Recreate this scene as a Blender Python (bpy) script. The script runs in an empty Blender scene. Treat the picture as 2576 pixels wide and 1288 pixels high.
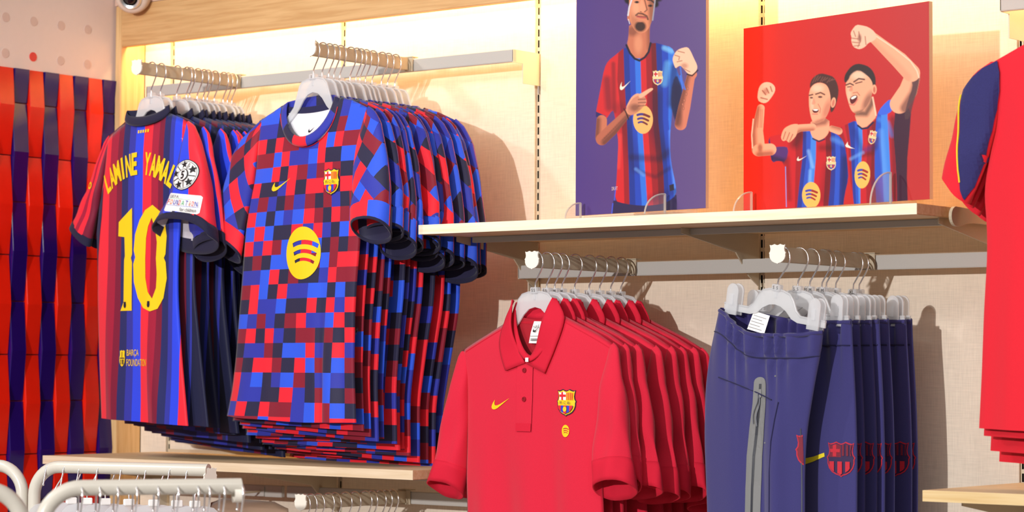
import bpy, bmesh, math, random
import numpy as np
from mathutils import Vector, Matrix
from mathutils.bvhtree import BVHTree
from mathutils.geometry import tessellate_polygon

scene = bpy.context.scene
COL = scene.collection
R = math.radians
PI = math.pi

# ------------------------------------------------------------------ camera, world, lights, exposure
cam_d = bpy.data.cameras.new('camera')
cam = bpy.data.objects.new('camera', cam_d)
COL.objects.link(cam)
cam_d.sensor_fit = 'HORIZONTAL'
cam_d.sensor_width = 36.0
cam_d.lens = 36.0 * 5940.64 / 2576.0
cam_d.clip_start = 0.05
CAM = Vector((3.28005536, -4.24218076, 1.55))
yaw, pitch, roll = 0.668747070, 0.0475436625, 0.00516557729
fwd = Vector((-math.sin(yaw) * math.cos(pitch), math.cos(yaw) * math.cos(pitch), math.sin(pitch)))
rt = Vector((math.cos(yaw), math.sin(yaw), 0))
up = rt.cross(fwd)
rr = rt * math.cos(roll) + up * math.sin(roll)
uu = -rt * math.sin(roll) + up * math.cos(roll)
cam.matrix_world = Matrix(((rr.x, uu.x, -fwd.x, CAM.x), (rr.y, uu.y, -fwd.y, CAM.y), (rr.z, uu.z, -fwd.z, CAM.z), (0, 0, 0, 1)))
cam_d.dof.use_dof = True
cam_d.dof.focus_distance = 4.85
cam_d.dof.aperture_fstop = 5.6
scene.camera = cam
scene.view_settings.view_transform = 'Standard'
scene.view_settings.look = 'None'
scene.view_settings.exposure = 0.0
scene.view_settings.gamma = 1.0
scene.view_settings.use_curve_mapping = False
try:
    scene.cycles.max_bounces = 10
    scene.cycles.transparent_max_bounces = 24
    scene.cycles.transmission_bounces = 8
    scene.cycles.sample_clamp_indirect = 4.0
except Exception:
    pass

world = bpy.data.worlds.new('shop_interior_light')
scene.world = world
world.use_nodes = True
wbg = world.node_tree.nodes['Background']
wbg.inputs[0].default_value = (1.0, 0.95, 0.91, 1)
wbg.inputs[1].default_value = 0.30


def add_spot(name, loc, target, power, color, angle, blend=0.4, size=0.06):
    l = bpy.data.lights.new(name, 'SPOT')
    l.energy = power
    l.color = color
    l.spot_size = R(angle)
    l.spot_blend = blend
    l.shadow_soft_size = size
    o = bpy.data.objects.new(name, l)
    COL.objects.link(o)
    o.location = loc
    o.rotation_euler = (Vector(target) - Vector(loc)).to_track_quat('-Z', 'Y').to_euler()
    return o


def add_area(name, loc, target, power, color, sx, sy):
    l = bpy.data.lights.new(name, 'AREA')
    l.energy = power
    l.color = color
    l.shape = 'RECTANGLE'
    l.size, l.size_y = sx, sy
    o = bpy.data.objects.new(name, l)
    COL.objects.link(o)
    o.location = loc
    o.rotation_euler = (Vector(target) - Vector(loc)).to_track_quat('-Z', 'Y').to_euler()
    return o


# ceiling track spots of the shop, an added far fill and the tape light behind the wooden header
add_spot('track_spot_a', (-0.9, -2.6, 2.85), (0.2, -0.3, 1.4), 52, (1.0, 0.97, 0.94), 70)
add_spot('track_spot_b', (-1.0, -2.0, 2.85), (-0.6, -0.3, 1.5), 20, (1.0, 0.97, 0.94), 70)
add_spot('far_fill_spot', (1.3, -7.5, 2.75), (0.4, -0.3, 1.5), 1420, (1.0, 0.98, 0.96), 34)  # added fill that brightens the lower cross bar and garment fronts
add_spot('track_spot_d', (2.4, -2.3, 2.85), (0.9, -0.3, 1.35), 24, (1.0, 0.97, 0.94), 70)
add_area('ceiling_panel', (1.0, -3.0, 3.2), (0.2, -0.2, 1.5), 24, (1.0, 0.96, 0.92), 3.0, 0.8)
add_area('tape_light', (0.3, -0.045, 2.425), (0.3, -0.02, 1.5), 15, (1.0, 0.62, 0.24), 3.2, 0.03)

# ------------------------------------------------------------------ helpers: materials
MATS = {}


def mat(name, rgb, rough=0.6, metal=0.0, spec=0.5, noise=None, bump=None, trans=0.0, emit=None, coat=0.0, sheen=0.0):
    if name in MATS:
        return MATS[name]
    m = bpy.data.materials.new(name)
    m.use_nodes = True
    nt = m.node_tree
    b = nt.nodes['Principled BSDF']
    b.inputs['Base Color'].default_value = (*rgb, 1)
    b.inputs['Roughness'].default_value = rough
    b.inputs['Metallic'].default_value = metal
    b.inputs['Specular IOR Level'].default_value = spec
    b.inputs['Transmission Weight'].default_value = trans
    b.inputs['Coat Weight'].default_value = coat
    b.inputs['Sheen Weight'].default_value = sheen
    if emit:
        b.inputs['Emission Color'].default_value = (*emit[0], 1)
        b.inputs['Emission Strength'].default_value = emit[1]
    if noise:
        scale, amt, stretch = noise
        tc = nt.nodes.new('ShaderNodeTexCoord')
        mp = nt.nodes.new('ShaderNodeMapping')
        mp.inputs['Scale'].default_value = stretch
        nz = nt.nodes.new('ShaderNodeTexNoise')
        nz.inputs['Scale'].default_value = scale
        nz.inputs['Detail'].default_value = 4
        mr = nt.nodes.new('ShaderNodeMapRange')
        mr.inputs[3].default_value = 1 - amt
        mr.inputs[4].default_value = 1 + amt
        mx = nt.nodes.new('ShaderNodeMixRGB')
        mx.blend_type = 'MULTIPLY'
        mx.inputs[0].default_value = 1
        mx.inputs[1].default_value = (*rgb, 1)
        nt.links.new(tc.outputs['Object'], mp.inputs[0])
        nt.links.new(mp.outputs[0], nz.inputs['Vector'])
        nt.links.new(nz.outputs['Fac'], mr.inputs[0])
        nt.links.new(mr.outputs[0], mx.inputs[2])
        nt.links.new(mx.outputs[0], b.inputs['Base Color'])
        if bump:
            bp = nt.nodes.new('ShaderNodeBump')
            bp.inputs['Strength'].default_value = bump
            bp.inputs['Distance'].default_value = 0.002
            nt.links.new(nz.outputs['Fac'], bp.inputs['Height'])
            nt.links.new(bp.outputs[0], b.inputs['Normal'])
    MATS[name] = m
    return m


def lin(r, g, b):
    f = lambda c: (c / 255 / 12.92) if c / 255 <= 0.04045 else ((c / 255 + 0.055) / 1.055) ** 2.4
    return (f(r), f(g), f(b))


def linen_material():
    m = mat('linen_panel', lin(226, 212, 194), 0.85)
    nt = m.node_tree
    b = nt.nodes['Principled BSDF']
    tc = nt.nodes.new('ShaderNodeTexCoord')
    outs = []
    for sc in ((260, 260, 14), (14, 14, 260)):
        mp = nt.nodes.new('ShaderNodeMapping')
        mp.inputs['Scale'].default_value = sc
        nz = nt.nodes.new('ShaderNodeTexNoise')
        nz.inputs['Scale'].default_value = 1.6
        nz.inputs['Detail'].default_value = 3
        nt.links.new(tc.outputs['Object'], mp.inputs[0])
        nt.links.new(mp.outputs[0], nz.inputs['Vector'])
        outs.append(nz.outputs['Fac'])
    ad = nt.nodes.new('ShaderNodeMath')
    ad.operation = 'ADD'
    nt.links.new(outs[0], ad.inputs[0])
    nt.links.new(outs[1], ad.inputs[1])
    mr = nt.nodes.new('ShaderNodeMapRange')
    mr.inputs[1].default_value = 0.6
    mr.inputs[2].default_value = 1.4
    mr.inputs[3].default_value = 0.86
    mr.inputs[4].default_value = 1.1
    nt.links.new(ad.outputs[0], mr.inputs[0])
    mx = nt.nodes.new('ShaderNodeMixRGB')
    mx.blend_type = 'MULTIPLY'
    mx.inputs[0].default_value = 1
    mx.inputs[1].default_value = (*lin(226, 212, 194), 1)
    nt.links.new(mr.outputs[0], mx.inputs[2])
    nt.links.new(mx.outputs[0], b.inputs['Base Color'])
    return m


def wood_material(name, c1, c2, axis):
    m = mat(name, c1, 0.5, spec=0.35)
    nt = m.node_tree
    b = nt.nodes['Principled BSDF']
    tc = nt.nodes.new('ShaderNodeTexCoord')
    mp = nt.nodes.new('ShaderNodeMapping')
    s = [42.0, 42.0, 42.0]
    s[axis] = 2.2
    mp.inputs['Scale'].default_value = s
    nz = nt.nodes.new('ShaderNodeTexNoise')
    nz.inputs['Scale'].default_value = 2.6
    nz.inputs['Detail'].default_value = 6
    nz.inputs['Distortion'].default_value = 0.6
    rp = nt.nodes.new('ShaderNodeValToRGB')
    rp.color_ramp.elements[0].position = 0.32
    rp.color_ramp.elements[0].color = (*c2, 1)
    rp.color_ramp.elements[1].position = 0.62
    rp.color_ramp.elements[1].color = (*c1, 1)
    nt.links.new(tc.outputs['Object'], mp.inputs[0])
    nt.links.new(mp.outputs[0], nz.inputs['Vector'])
    nt.links.new(nz.outputs['Fac'], rp.inputs[0])
    nt.links.new(rp.outputs[0], b.inputs['Base Color'])
    return m


def cloth_material(name, inside=None, source='flat', rgb=(0.5, 0.5, 0.5), ramp=None, weave=900.0, rough=0.75, seed=0.0, cell=0.034, rot=0.0, sheen=0.15, heather=0.06):
    """woven cloth; colour flat, from the face colours of the print ('attr'), from stripes along UV.x ('ramp') or from a random check ('check')"""
    m = bpy.data.materials.new(name)
    MATS[name] = m
    m.use_nodes = True
    nt = m.node_tree
    b = nt.nodes['Principled BSDF']
    b.inputs['Roughness'].default_value = rough
    b.inputs['Specular IOR Level'].default_value = 0.25
    b.inputs['Sheen Weight'].default_value = sheen
    b.inputs['Sheen Roughness'].default_value = 0.5
    N, L = nt.nodes.new, nt.links.new
    if source == 'flat':
        c = N('ShaderNodeRGB')
        c.outputs[0].default_value = (*rgb, 1)
        col = c.outputs[0]
    elif source == 'attr':
        c = N('ShaderNodeAttribute')
        c.attribute_name = 'print'
        col = c.outputs['Color']
    else:
        uv = N('ShaderNodeUVMap')
        uv.uv_map = 'UVMap'
        if source == 'ramp':
            sp = N('ShaderNodeSeparateXYZ')
            L(uv.outputs[0], sp.inputs[0])
            rp = N('ShaderNodeValToRGB')
            rp.color_ramp.interpolation = 'CONSTANT'
            els = rp.color_ramp.elements
            els[0].position = ramp[0][0]
            els[0].color = (*ramp[0][1], 1)
            els[1].position = ramp[1][0]
            els[1].color = (*ramp[1][1], 1)
            for p, cc in ramp[2:]:
                e = els.new(p)
                e.color = (*cc, 1)
            L(sp.outputs[0], rp.inputs[0])
        else:
            mp = N('ShaderNodeMapping')
            mp.inputs['Rotation'].default_value = (0, 0, rot)
            mp.inputs['Scale'].default_value = (1 / cell, 1 / cell, 1)
            mp.inputs['Location'].default_value = (seed, seed * 1.7, 0)
            fl = N('ShaderNodeVectorMath')
            fl.operation = 'FLOOR'
            wn = N('ShaderNodeTexWhiteNoise')
            wn.noise_dimensions = '2D'
            L(uv.outputs[0], mp.inputs[0])
            L(mp.outputs[0], fl.inputs[0])
            L(fl.outputs[0], wn.inputs['Vector'])
            rp = N('ShaderNodeValToRGB')
            rp.color_ramp.interpolation = 'CONSTANT'
            els = rp.color_ramp.elements
            els[0].position = 0
            els[0].color = (*ramp[0], 1)
            els[1].position = 1 / len(ramp)
            els[1].color = (*ramp[1], 1)
            for i, cc in enumerate(ramp[2:]):
                e = els.new((i + 2) / len(ramp))
                e.color = (*cc, 1)
            L(wn.outputs['Value'], rp.inputs[0])
        col = rp.outputs[0]
    tc = N('ShaderNodeTexCoord')
    nz = N('ShaderNodeTexNoise')
    nz.inputs['Scale'].default_value = weave
    nz.inputs['Detail'].default_value = 2
    L(tc.outputs['Object'], nz.inputs['Vector'])
    mr = N('ShaderNodeMapRange')
    mr.inputs[3].default_value = 1 - heather * 2
    mr.inputs[4].default_value = 1 + heather * 2
    L(nz.outputs['Fac'], mr.inputs[0])
    mx = N('ShaderNodeMixRGB')
    mx.blend_type = 'MULTIPLY'
    mx.inputs[0].default_value = 1
    L(col, mx.inputs[1])
    L(mr.outputs[0], mx.inputs[2])
    out = mx.outputs[0]
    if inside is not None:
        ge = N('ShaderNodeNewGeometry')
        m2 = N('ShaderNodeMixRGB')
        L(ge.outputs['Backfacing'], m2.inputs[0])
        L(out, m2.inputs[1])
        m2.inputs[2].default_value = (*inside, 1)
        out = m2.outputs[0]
    L(out, b.inputs['Base Color'])
    bp = N('ShaderNodeBump')
    bp.inputs['Strength'].default_value = 0.25
    bp.inputs['Distance'].default_value = 0.001
    L(nz.outputs['Fac'], bp.inputs['Height'])
    L(bp.outputs[0], b.inputs['Normal'])
    return m


def plastic_material(name, tint, fac, rough=0.25, gloss=0.25):
    """milky clear plastic: part see-through, part translucent, with a gloss"""
    m = bpy.data.materials.new(name)
    MATS[name] = m
    m.use_nodes = True
    nt = m.node_tree
    nt.nodes.remove(nt.nodes['Principled BSDF'])
    N, L = nt.nodes.new, nt.links.new
    tr = N('ShaderNodeBsdfTransparent')
    tr.inputs[0].default_value = (0.97, 0.97, 0.97, 1)
    df = N('ShaderNodeBsdfDiffuse')
    df.inputs[0].default_value = (*tint, 1)
    tl = N('ShaderNodeBsdfTranslucent')
    tl.inputs[0].default_value = (*tint, 1)
    m0 = N('ShaderNodeMixShader')
    m0.inputs[0].default_value = 0.35
    L(df.outputs[0], m0.inputs[1])
    L(tl.outputs[0], m0.inputs[2])
    m1 = N('ShaderNodeMixShader')
    m1.inputs[0].default_value = fac
    L(tr.outputs[0], m1.inputs[1])
    L(m0.outputs[0], m1.inputs[2])
    gl = N('ShaderNodeBsdfGlossy')
    gl.inputs['Roughness'].default_value = rough
    fr = N('ShaderNodeLayerWeight')
    fr.inputs[0].default_value = 0.25
    ml = N('ShaderNodeMath')
    ml.operation = 'MULTIPLY_ADD'
    ml.inputs[1].default_value = 0.35
    ml.inputs[2].default_value = gloss * 0.15
    L(fr.outputs['Facing'], ml.inputs[0])
    m2 = N('ShaderNodeMixShader')
    L(ml.outputs[0], m2.inputs[0])
    L(m1.outputs[0], m2.inputs[1])
    L(gl.outputs[0], m2.inputs[2])
    L(m2.outputs[0], nt.nodes['Material Output'].inputs[0])
    return m


# palette of the prints
NAVY, ROYAL, BRIGHT, RED, DRED = lin(38, 36, 66), lin(46, 54, 165), lin(45, 88, 226), lin(236, 34, 52), lin(136, 24, 46)
GOLD = lin(250, 205, 28)
linen = linen_material()
wood_x = wood_material('ash_wood_along', lin(236, 208, 168), lin(222, 186, 138), 0)
edge_wood = wood_material('pale_edge_band', lin(250, 240, 212), lin(240, 222, 186), 0)
edge_tan = wood_material('tan_edge_band', lin(230, 208, 180), lin(216, 190, 156), 0)
edge_oak = wood_material('oak_edge_band', lin(228, 200, 150), lin(216, 182, 126), 0)
wood_hdr = wood_material('header_wood', lin(214, 172, 120), lin(196, 150, 98), 0)
wood_z = wood_material('post_wood', lin(228, 190, 138), lin(212, 170, 116), 2)
grey_metal = mat('grey_painted_metal', lin(186, 182, 176), 0.45, spec=0.4, noise=(300, 0.03, (1, 1, 1)))
cream_metal = mat('cream_painted_metal', lin(214, 204, 184), 0.4, spec=0.4, noise=(300, 0.03, (1, 1, 1)))
white_plate = mat('white_crest_plate', lin(236, 230, 218), 0.45, noise=(200, 0.02, (1, 1, 1)))
taupe_metal = mat('taupe_rail_metal', lin(190, 176, 152), 0.4, spec=0.4, noise=(300, 0.03, (1, 1, 1)))
tube_paint = mat('rack_tube_paint', lin(206, 200, 188), 0.28, spec=0.5, noise=(200, 0.02, (1, 1, 1)))
strip_plastic = mat('lavender_hanging_strip', lin(120, 112, 128), 0.35, noise=(200, 0.03, (1, 1, 1)))
chrome = mat('chrome_wire', (0.93, 0.93, 0.95), 0.2, metal=1.0, noise=(100, 0.02, (1, 1, 1)))
slot_shade = mat('slot_shade', (0.012, 0.011, 0.010), 0.9, noise=(50, 0.1, (1, 1, 1)))  # near-black colour on slot walls and backing, standing in for shade
clear_p = plastic_material('clear_hanger_plastic', (0.97, 0.98, 1.0), 0.6, 0.25, 0.25)
clear_b = plastic_material('clear_hanger_rim', (0.96, 0.97, 1.0), 0.5, 0.2, 0.4)
acrylic = plastic_material('clear_acrylic', (0.95, 0.93, 0.9), 0.06, 0.05, 0.2)
acrylic_edge = plastic_material('acrylic_cut_edge', (1.0, 0.93, 0.82), 0.55, 0.15, 0.5)
tag_white = mat('white_tag', lin(244, 242, 240), 0.6, noise=(200, 0.02, (1, 1, 1)))
ink = mat('black_ink', (0.012, 0.012, 0.015), 0.6, noise=(100, 0.05, (1, 1, 1)))
gold_ink = mat('gold_print', GOLD, 0.5, noise=(300, 0.03, (1, 1, 1)))
white_ink = mat('white_print', (0.85, 0.85, 0.84), 0.5, noise=(300, 0.02, (1, 1, 1)))
red_ink = mat('red_print', lin(225, 30, 45), 0.6, noise=(300, 0.03, (1, 1, 1)))
blue_ink = mat('blue_print', lin(40, 60, 190), 0.6, noise=(300, 0.03, (1, 1, 1)))
navy_ink = mat('navy_print', lin(22, 24, 48), 0.6, noise=(300, 0.03, (1, 1, 1)))
green_ink = mat('green_print', lin(70, 180, 120), 0.6, noise=(300, 0.03, (1, 1, 1)))
orange_ink = mat('orange_print', lin(240, 120, 30), 0.6, noise=(300, 0.03, (1, 1, 1)))

# ------------------------------------------------------------------ helpers: objects
TRI = {}


def link(o, parent=None):
    COL.objects.link(o)
    if parent is not None:
        o.parent = parent
    return o


def tag(o, label=None, cat=None, group=None, kind=None):
    if label:
        o['label'] = label
    if cat:
        o['category'] = cat
    if group:
        o['group'] = group
    if kind:
        o['kind'] = kind
    return o


def thing(name, label, cat, loc=(0, 0, 0), rz=0.0, group=None):
    o = bpy.data.objects.new(name, None)
    o.empty_display_size = 0.05
    link(o)
    o.location = loc
    o.rotation_euler = (0, 0, rz)
    return tag(o, label, cat, group)


class MB:
    def __init__(self):
        self.v, self.f, self.mi = [], [], []
        self.m = 0

    def add(self, vs, fs):
        n = len(self.v)
        self.v += [tuple(p) for p in vs]
        self.f += [tuple(i + n for i in f) for f in fs]
        self.mi += [self.m] * len(fs)
        return self

    def box(self, x0, x1, y0, y1, z0, z1, bev=0.0):
        if bev <= 0:
            vs = [(x, y, z) for z in (z0, z1) for y in (y0, y1) for x in (x0, x1)]
            return self.add(vs, [(0, 2, 3, 1), (4, 5, 7, 6), (0, 1, 5, 4), (2, 6, 7, 3), (0, 4, 6, 2), (1, 3, 7, 5)])
        bm = bmesh.new()
        bmesh.ops.create_cube(bm, size=1)
        for v in bm.verts:
            v.co = Vector(((x0 + x1) / 2 + v.co.x * (x1 - x0), (y0 + y1) / 2 + v.co.y * (y1 - y0), (z0 + z1) / 2 + v.co.z * (z1 - z0)))
        bmesh.ops.bevel(bm, geom=bm.edges[:], offset=bev, segments=2, affect='EDGES', clamp_overlap=True)
        bm.verts.index_update()
        self.add([v.co for v in bm.verts], [[v.index for v in f.verts] for f in bm.faces])
        bm.free()
        return self

    def tube(self, pts, r, n=10, caps=True):
        pts = [Vector(p) for p in pts]
        rs = r if isinstance(r, (list, tuple)) else [r] * len(pts)
        rings = []
        prev = None
        for i, p in enumerate(pts):
            t = (pts[min(i + 1, len(pts) - 1)] - pts[max(i - 1, 0)]).normalized()
            if prev is None:
                a = Vector((0, 0, 1)) if abs(t.z) < 0.9 else Vector((0, 1, 0))
                nrm = t.cross(a).normalized()
            else:
                nrm = (prev - t * prev.dot(t)).normalized()
            prev = nrm
            b = t.cross(nrm)
            rings.append([p + (nrm * math.cos(2 * PI * k / n) + b * math.sin(2 * PI * k / n)) * rs[i] for k in range(n)])
        vs = [q for rg in rings for q in rg]
        fs = []
        for i in range(len(pts) - 1):
            for k in range(n):
                fs.append((i * n + k, i * n + (k + 1) % n, (i + 1) * n + (k + 1) % n, (i + 1) * n + k))
        if caps:
            fs.append(tuple(range(n))[::-1])
            fs.append(tuple((len(pts) - 1) * n + k for k in range(n)))
        return self.add(vs, fs)

    def lathe(self, prof, n=28, axis='z', origin=(0, 0, 0)):
        vs, fs = [], []
        for r, h in prof:
            for k in range(n):
                a = 2 * PI * k / n
                p = {'z': (r * math.cos(a), r * math.sin(a), h), 'y': (r * math.cos(a), h, r * math.sin(a)), 'x': (h, r * math.cos(a), r * math.sin(a))}[axis]
                vs.append((p[0] + origin[0], p[1] + origin[1], p[2] + origin[2]))
        for i in range(len(prof) - 1):
            for k in range(n):
                fs.append((i * n + k, i * n + (k + 1) % n, (i + 1) * n + (k + 1) % n, (i + 1) * n + k))
        return self.add(vs, fs)

    def prism(self, loop, lo, hi, plane='xz'):
        """extrude a 2D outline; plane names the two axes the outline lies in"""
        tri = tessellate_polygon([[Vector((p[0], p[1], 0)) for p in loop]])
        n = len(loop)

        def P(p, h):
            return {'xz': (p[0], h, p[1]), 'xy': (p[0], p[1], h), 'yz': (h, p[0], p[1])}[plane]
        vs = [P(p, lo) for p in loop] + [P(p, hi) for p in loop]
        fs = [tuple(t) for t in tri] + [tuple(i + n for i in t)[::-1] for t in tri]
        fs += [(i, (i + 1) % n, (i + 1) % n + n, i + n) for i in range(n)]
        return self.add(vs, fs)

    def build(self, name, mats, parent=None, smooth=False, fix=True):
        me = bpy.data.meshes.new(name)
        me.from_pydata(self.v, [], self.f)
        if not isinstance(mats, (list, tuple)):
            mats = [mats]
        for m in mats:
            me.materials.append(m)
        if len(mats) > 1:
            me.polygons.foreach_set('material_index', self.mi)
        if fix:
            bm = bmesh.new()
            bm.from_mesh(me)
            bmesh.ops.recalc_face_normals(bm, faces=bm.faces[:])
            bm.to_mesh(me)
            bm.free()
        if smooth:
            shade(me)
        return link(bpy.data.objects.new(name, me), parent)


def shade(me, angle=50):
    me.polygons.foreach_set('use_smooth', [True] * len(me.polygons))
    try:
        me.set_sharp_from_angle(angle=R(angle))
    except Exception:
        pass


def copy_tree(o, parent=None):
    c = o.copy()
    COL.objects.link(c)
    if parent is not None:
        c.parent = parent
    for ch in list(o.children):
        copy_tree(ch, c)
    return c


def resample(pts, n):
    """smooth resampling of a polyline by arc length"""
    P = np.array(pts, float)
    d = np.r_[0, np.cumsum(np.hypot(*np.diff(P, axis=0).T))]
    t = np.linspace(0, d[-1], n)
    Q = np.stack([np.interp(t, d, P[:, 0]), np.interp(t, d, P[:, 1])], 1)
    for _ in range(2 if n > 6 else 0):
        Q[1:-1] = 0.25 * Q[:-2] + 0.5 * Q[1:-1] + 0.25 * Q[2:]
    return Q


def smooth_fn(pts):
    """pts (z, a) -> smoothed interpolating function a(z)"""
    pts = sorted(pts)
    zz = np.linspace(pts[0][0], pts[-1][0], 160)
    aa = np.interp(zz, [p[0] for p in pts], [p[1] for p in pts])
    k = np.ones(13) / 13
    ap = np.r_[np.full(6, aa[0]), aa, np.full(6, aa[-1])]
    sm = np.convolve(ap, k, 'valid')
    w = np.clip(np.minimum(np.arange(160), np.arange(160)[::-1]) / 10, 0, 1)
    aa = aa * (1 - w) + sm * w
    return lambda z: np.interp(z, zz, aa)


# ------------------------------------------------------------------ helpers: garments (local x across, -y towards the viewer, z up; 0 = top of the hook)
def smoothstep(x):
    x = np.clip(x, 0, 1)
    return x * x * (3 - 2 * x)


class Torso:
    def __init__(self, Lp, Rp, shoulder, neck, hem, T, folds=None, backneck=0.012, tlen=0.12, lean=0.0):
        self.L, self.Rf = smooth_fn(Lp), smooth_fn(Rp)
        self.sh = sorted(shoulder)
        self.neck = neck            # (centre, halfwidth, z at sides, front drop, exponent) or None
        self.hem, self.T, self.folds, self.backneck, self.tlen, self.lean = hem, T, folds, backneck, tlen, lean

    def zs(self, a):
        return np.interp(a, [p[0] for p in self.sh], [p[1] for p in self.sh])

    def ztop(self, a, front=True):
        z = self.zs(a)
        if self.neck:
            c, w, z0, drop, ex = self.neck
            q = np.clip(1 - np.abs((a - c) / w) ** ex, 0, None) ** (1 / ex)
            inside = np.abs(a - c) < w
            z = np.where(inside, z0 - (drop if front else self.backneck) * q, z)
        return z

    def A(self, u, z):
        l, r = self.L(z), self.Rf(z)
        return (l + r) / 2 + u * (r - l) / 2

    def U(self, a, z):
        l, r = self.L(z), self.Rf(z)
        return (2 * a - l - r) / np.maximum(r - l, 1e-4)

    def depth(self, a, z, front=True):
        u = np.clip(self.U(a, z), -1, 1)
        th = self.T * np.clip(1 - np.abs(u) ** 2.4, 0, None) ** 0.55
        tp = np.sqrt(np.clip((self.zs(a) - z) / self.tlen, 0, 1))
        th = th * tp
        if self.folds is not None:
            th = th + self.folds(u, z) * np.clip(1.0 - np.abs(u), 0, 0.12) / 0.12 * tp
        return th + self.lean * (-0.12 - z) if front else -th * 0.8

    def grid(self, us, nz, front=True, zrows=None):
        us = np.asarray(us)
        zt = np.full(len(us), -0.15)
        for _ in range(40):
            zt = 0.5 * zt + 0.5 * self.ztop(self.A(us, zt), front)
        hz = np.interp(us, [h[0] for h in self.hem], [h[1] for h in self.hem])
        if zrows is None:
            t = np.linspace(0, 1, nz)[:, None]
            Z = hz[None] + t * (zt - hz)[None]
        else:
            zr = np.asarray(zrows)[:, None]
            Z = np.clip(zr, hz[None], zt[None])
        A = self.A(us[None].repeat(len(Z), 0), Z)
        D = self.depth(A, Z, front)
        return A, Z, D


def grid_mesh(name, A, Z, D, mats, parent, uv=None, facecol=None, flip=False, weld=True, cyclic=False):
    nz, nu = A.shape
    V = np.stack([A, -D, Z], -1).reshape(-1, 3)
    i = np.arange(nz - 1)[:, None] * nu
    nk = nu if cyclic else nu - 1
    k = np.arange(nk)[None]
    k2 = (k + 1) % nu
    F = np.stack([i + k, i + k2, i + nu + k2, i + nu + k], -1).reshape(-1, 4)
    if flip:
        F = F[:, ::-1]
    me = bpy.data.meshes.new(name)
    me.from_pydata(V.tolist(), [], F.tolist())
    if uv is not None:
        U = np.asarray(uv).reshape(-1, 2)
        lay = me.uv_layers.new(name='UVMap')
        lay.data.foreach_set('uv', U[F.reshape(-1)].astype(np.float32).reshape(-1))
    if facecol is not None:
        at = me.attributes.new('print', 'FLOAT_COLOR', 'FACE')
        fc = np.ones((len(F), 4), np.float32)
        fc[:, :3] = facecol.reshape(-1, 3)
        at.data.foreach_set('color', fc.reshape(-1))
    for m in (mats if isinstance(mats, (list, tuple)) else [mats]):
        me.materials.append(m)
    if weld:
        bm = bmesh.new()
        bm.from_mesh(me)
        bmesh.ops.remove_doubles(bm, verts=bm.verts[:], dist=1e-5)
        bm.to_mesh(me)
        bm.free()
    me.polygons.foreach_set('use_smooth', [True] * len(me.polygons))
    return link(bpy.data.objects.new(name, me), parent)


def torso_meshes(name, t, mats, parent, nu=41, nz=44, us=None, zrows=None, colorfn=None):
    """front and back sheet of a hanging garment, joined at sides, as one mesh"""
    us = np.linspace(-1, 1, nu) if us is None else np.asarray(us)
    A, Z, D = t.grid(us, nz, True, zrows)
    A2, Z2, D2 = t.grid(us[::-1], nz, False, zrows)
    A, Z, D = [np.concatenate([p, q[:, 1:]], 1) for p, q in ((A, A2), (Z, Z2), (D, D2))]
    uv = np.stack([A + 0.5, Z + 1.0], -1)
    uv[:, len(us):, 0] += 0.37
    fc = colorfn(us, Z) if colorfn else None
    return grid_mesh(name, A, Z, D, mats, parent, uv=uv, facecol=fc)


def sleeve_loft(name, O, I, mats, parent, thick, dep, s0=0.0, s1=1.0, n=22, rows=18, grow=1.0, flip=False, wob=0.0, uvscale=1.0, mouth=0.0, ph=0.0, flat=1.0):
    if np.mean([p[0] for p in O]) < np.mean([p[0] for p in I]):
        flip = not flip
    O, I = resample(O, 60), resample(I, 60)
    S = np.linspace(s0, s1, rows)
    ti = S * 59
    i0 = np.clip(ti.astype(int), 0, 58)
    f = (ti - i0)[:, None]
    o = O[i0] * (1 - f) + O[i0 + 1] * f
    q = I[i0] * (1 - f) + I[i0 + 1] * f
    th = 2 * PI * np.arange(n) / n
    c, s = np.cos(th)[None], np.sin(th)[None]
    m, h = (o + q) / 2, (o - q) / 2 * grow
    tk = np.interp(S, *zip(*thick))[:, None] * grow
    dp = np.interp(S, *zip(*dep))[:, None]
    cc = np.sign(c) * np.abs(c) ** 0.85
    A = m[:, :1] + h[:, :1] * cc
    Z = m[:, 1:] + h[:, 1:] * cc
    D = dp + tk * np.sign(s) * np.abs(s) ** flat
    Z = Z + mouth * S[:, None] ** 3 * (s - 1)
    if wob:
        D = D + wob * np.sin(S[:, None] * (15 + 3 * math.sin(ph * 3)) + th[None] * 2 + ph) * np.clip(S[:, None] * 1.5, 0, 1)
        D = D + wob * 1.3 * np.sin(A * 120 + S[:, None] * 4 + ph * 2) * np.clip(S[:, None] * 1.2, 0, 1) * s
    uv = np.stack([((1 - cc) / 2 * (1 if True else 0)) + 0 * A, S[:, None] * 0.3 + 0 * A], -1)
    if uvscale != 1.0:
        uv[..., 0] = np.where(s >= 0, uv[..., 0], 2 - uv[..., 0]) * uvscale
    return grid_mesh(name, A, Z, D, mats, parent, uv=uv, flip=flip, weld=False, cyclic=True)


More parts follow.
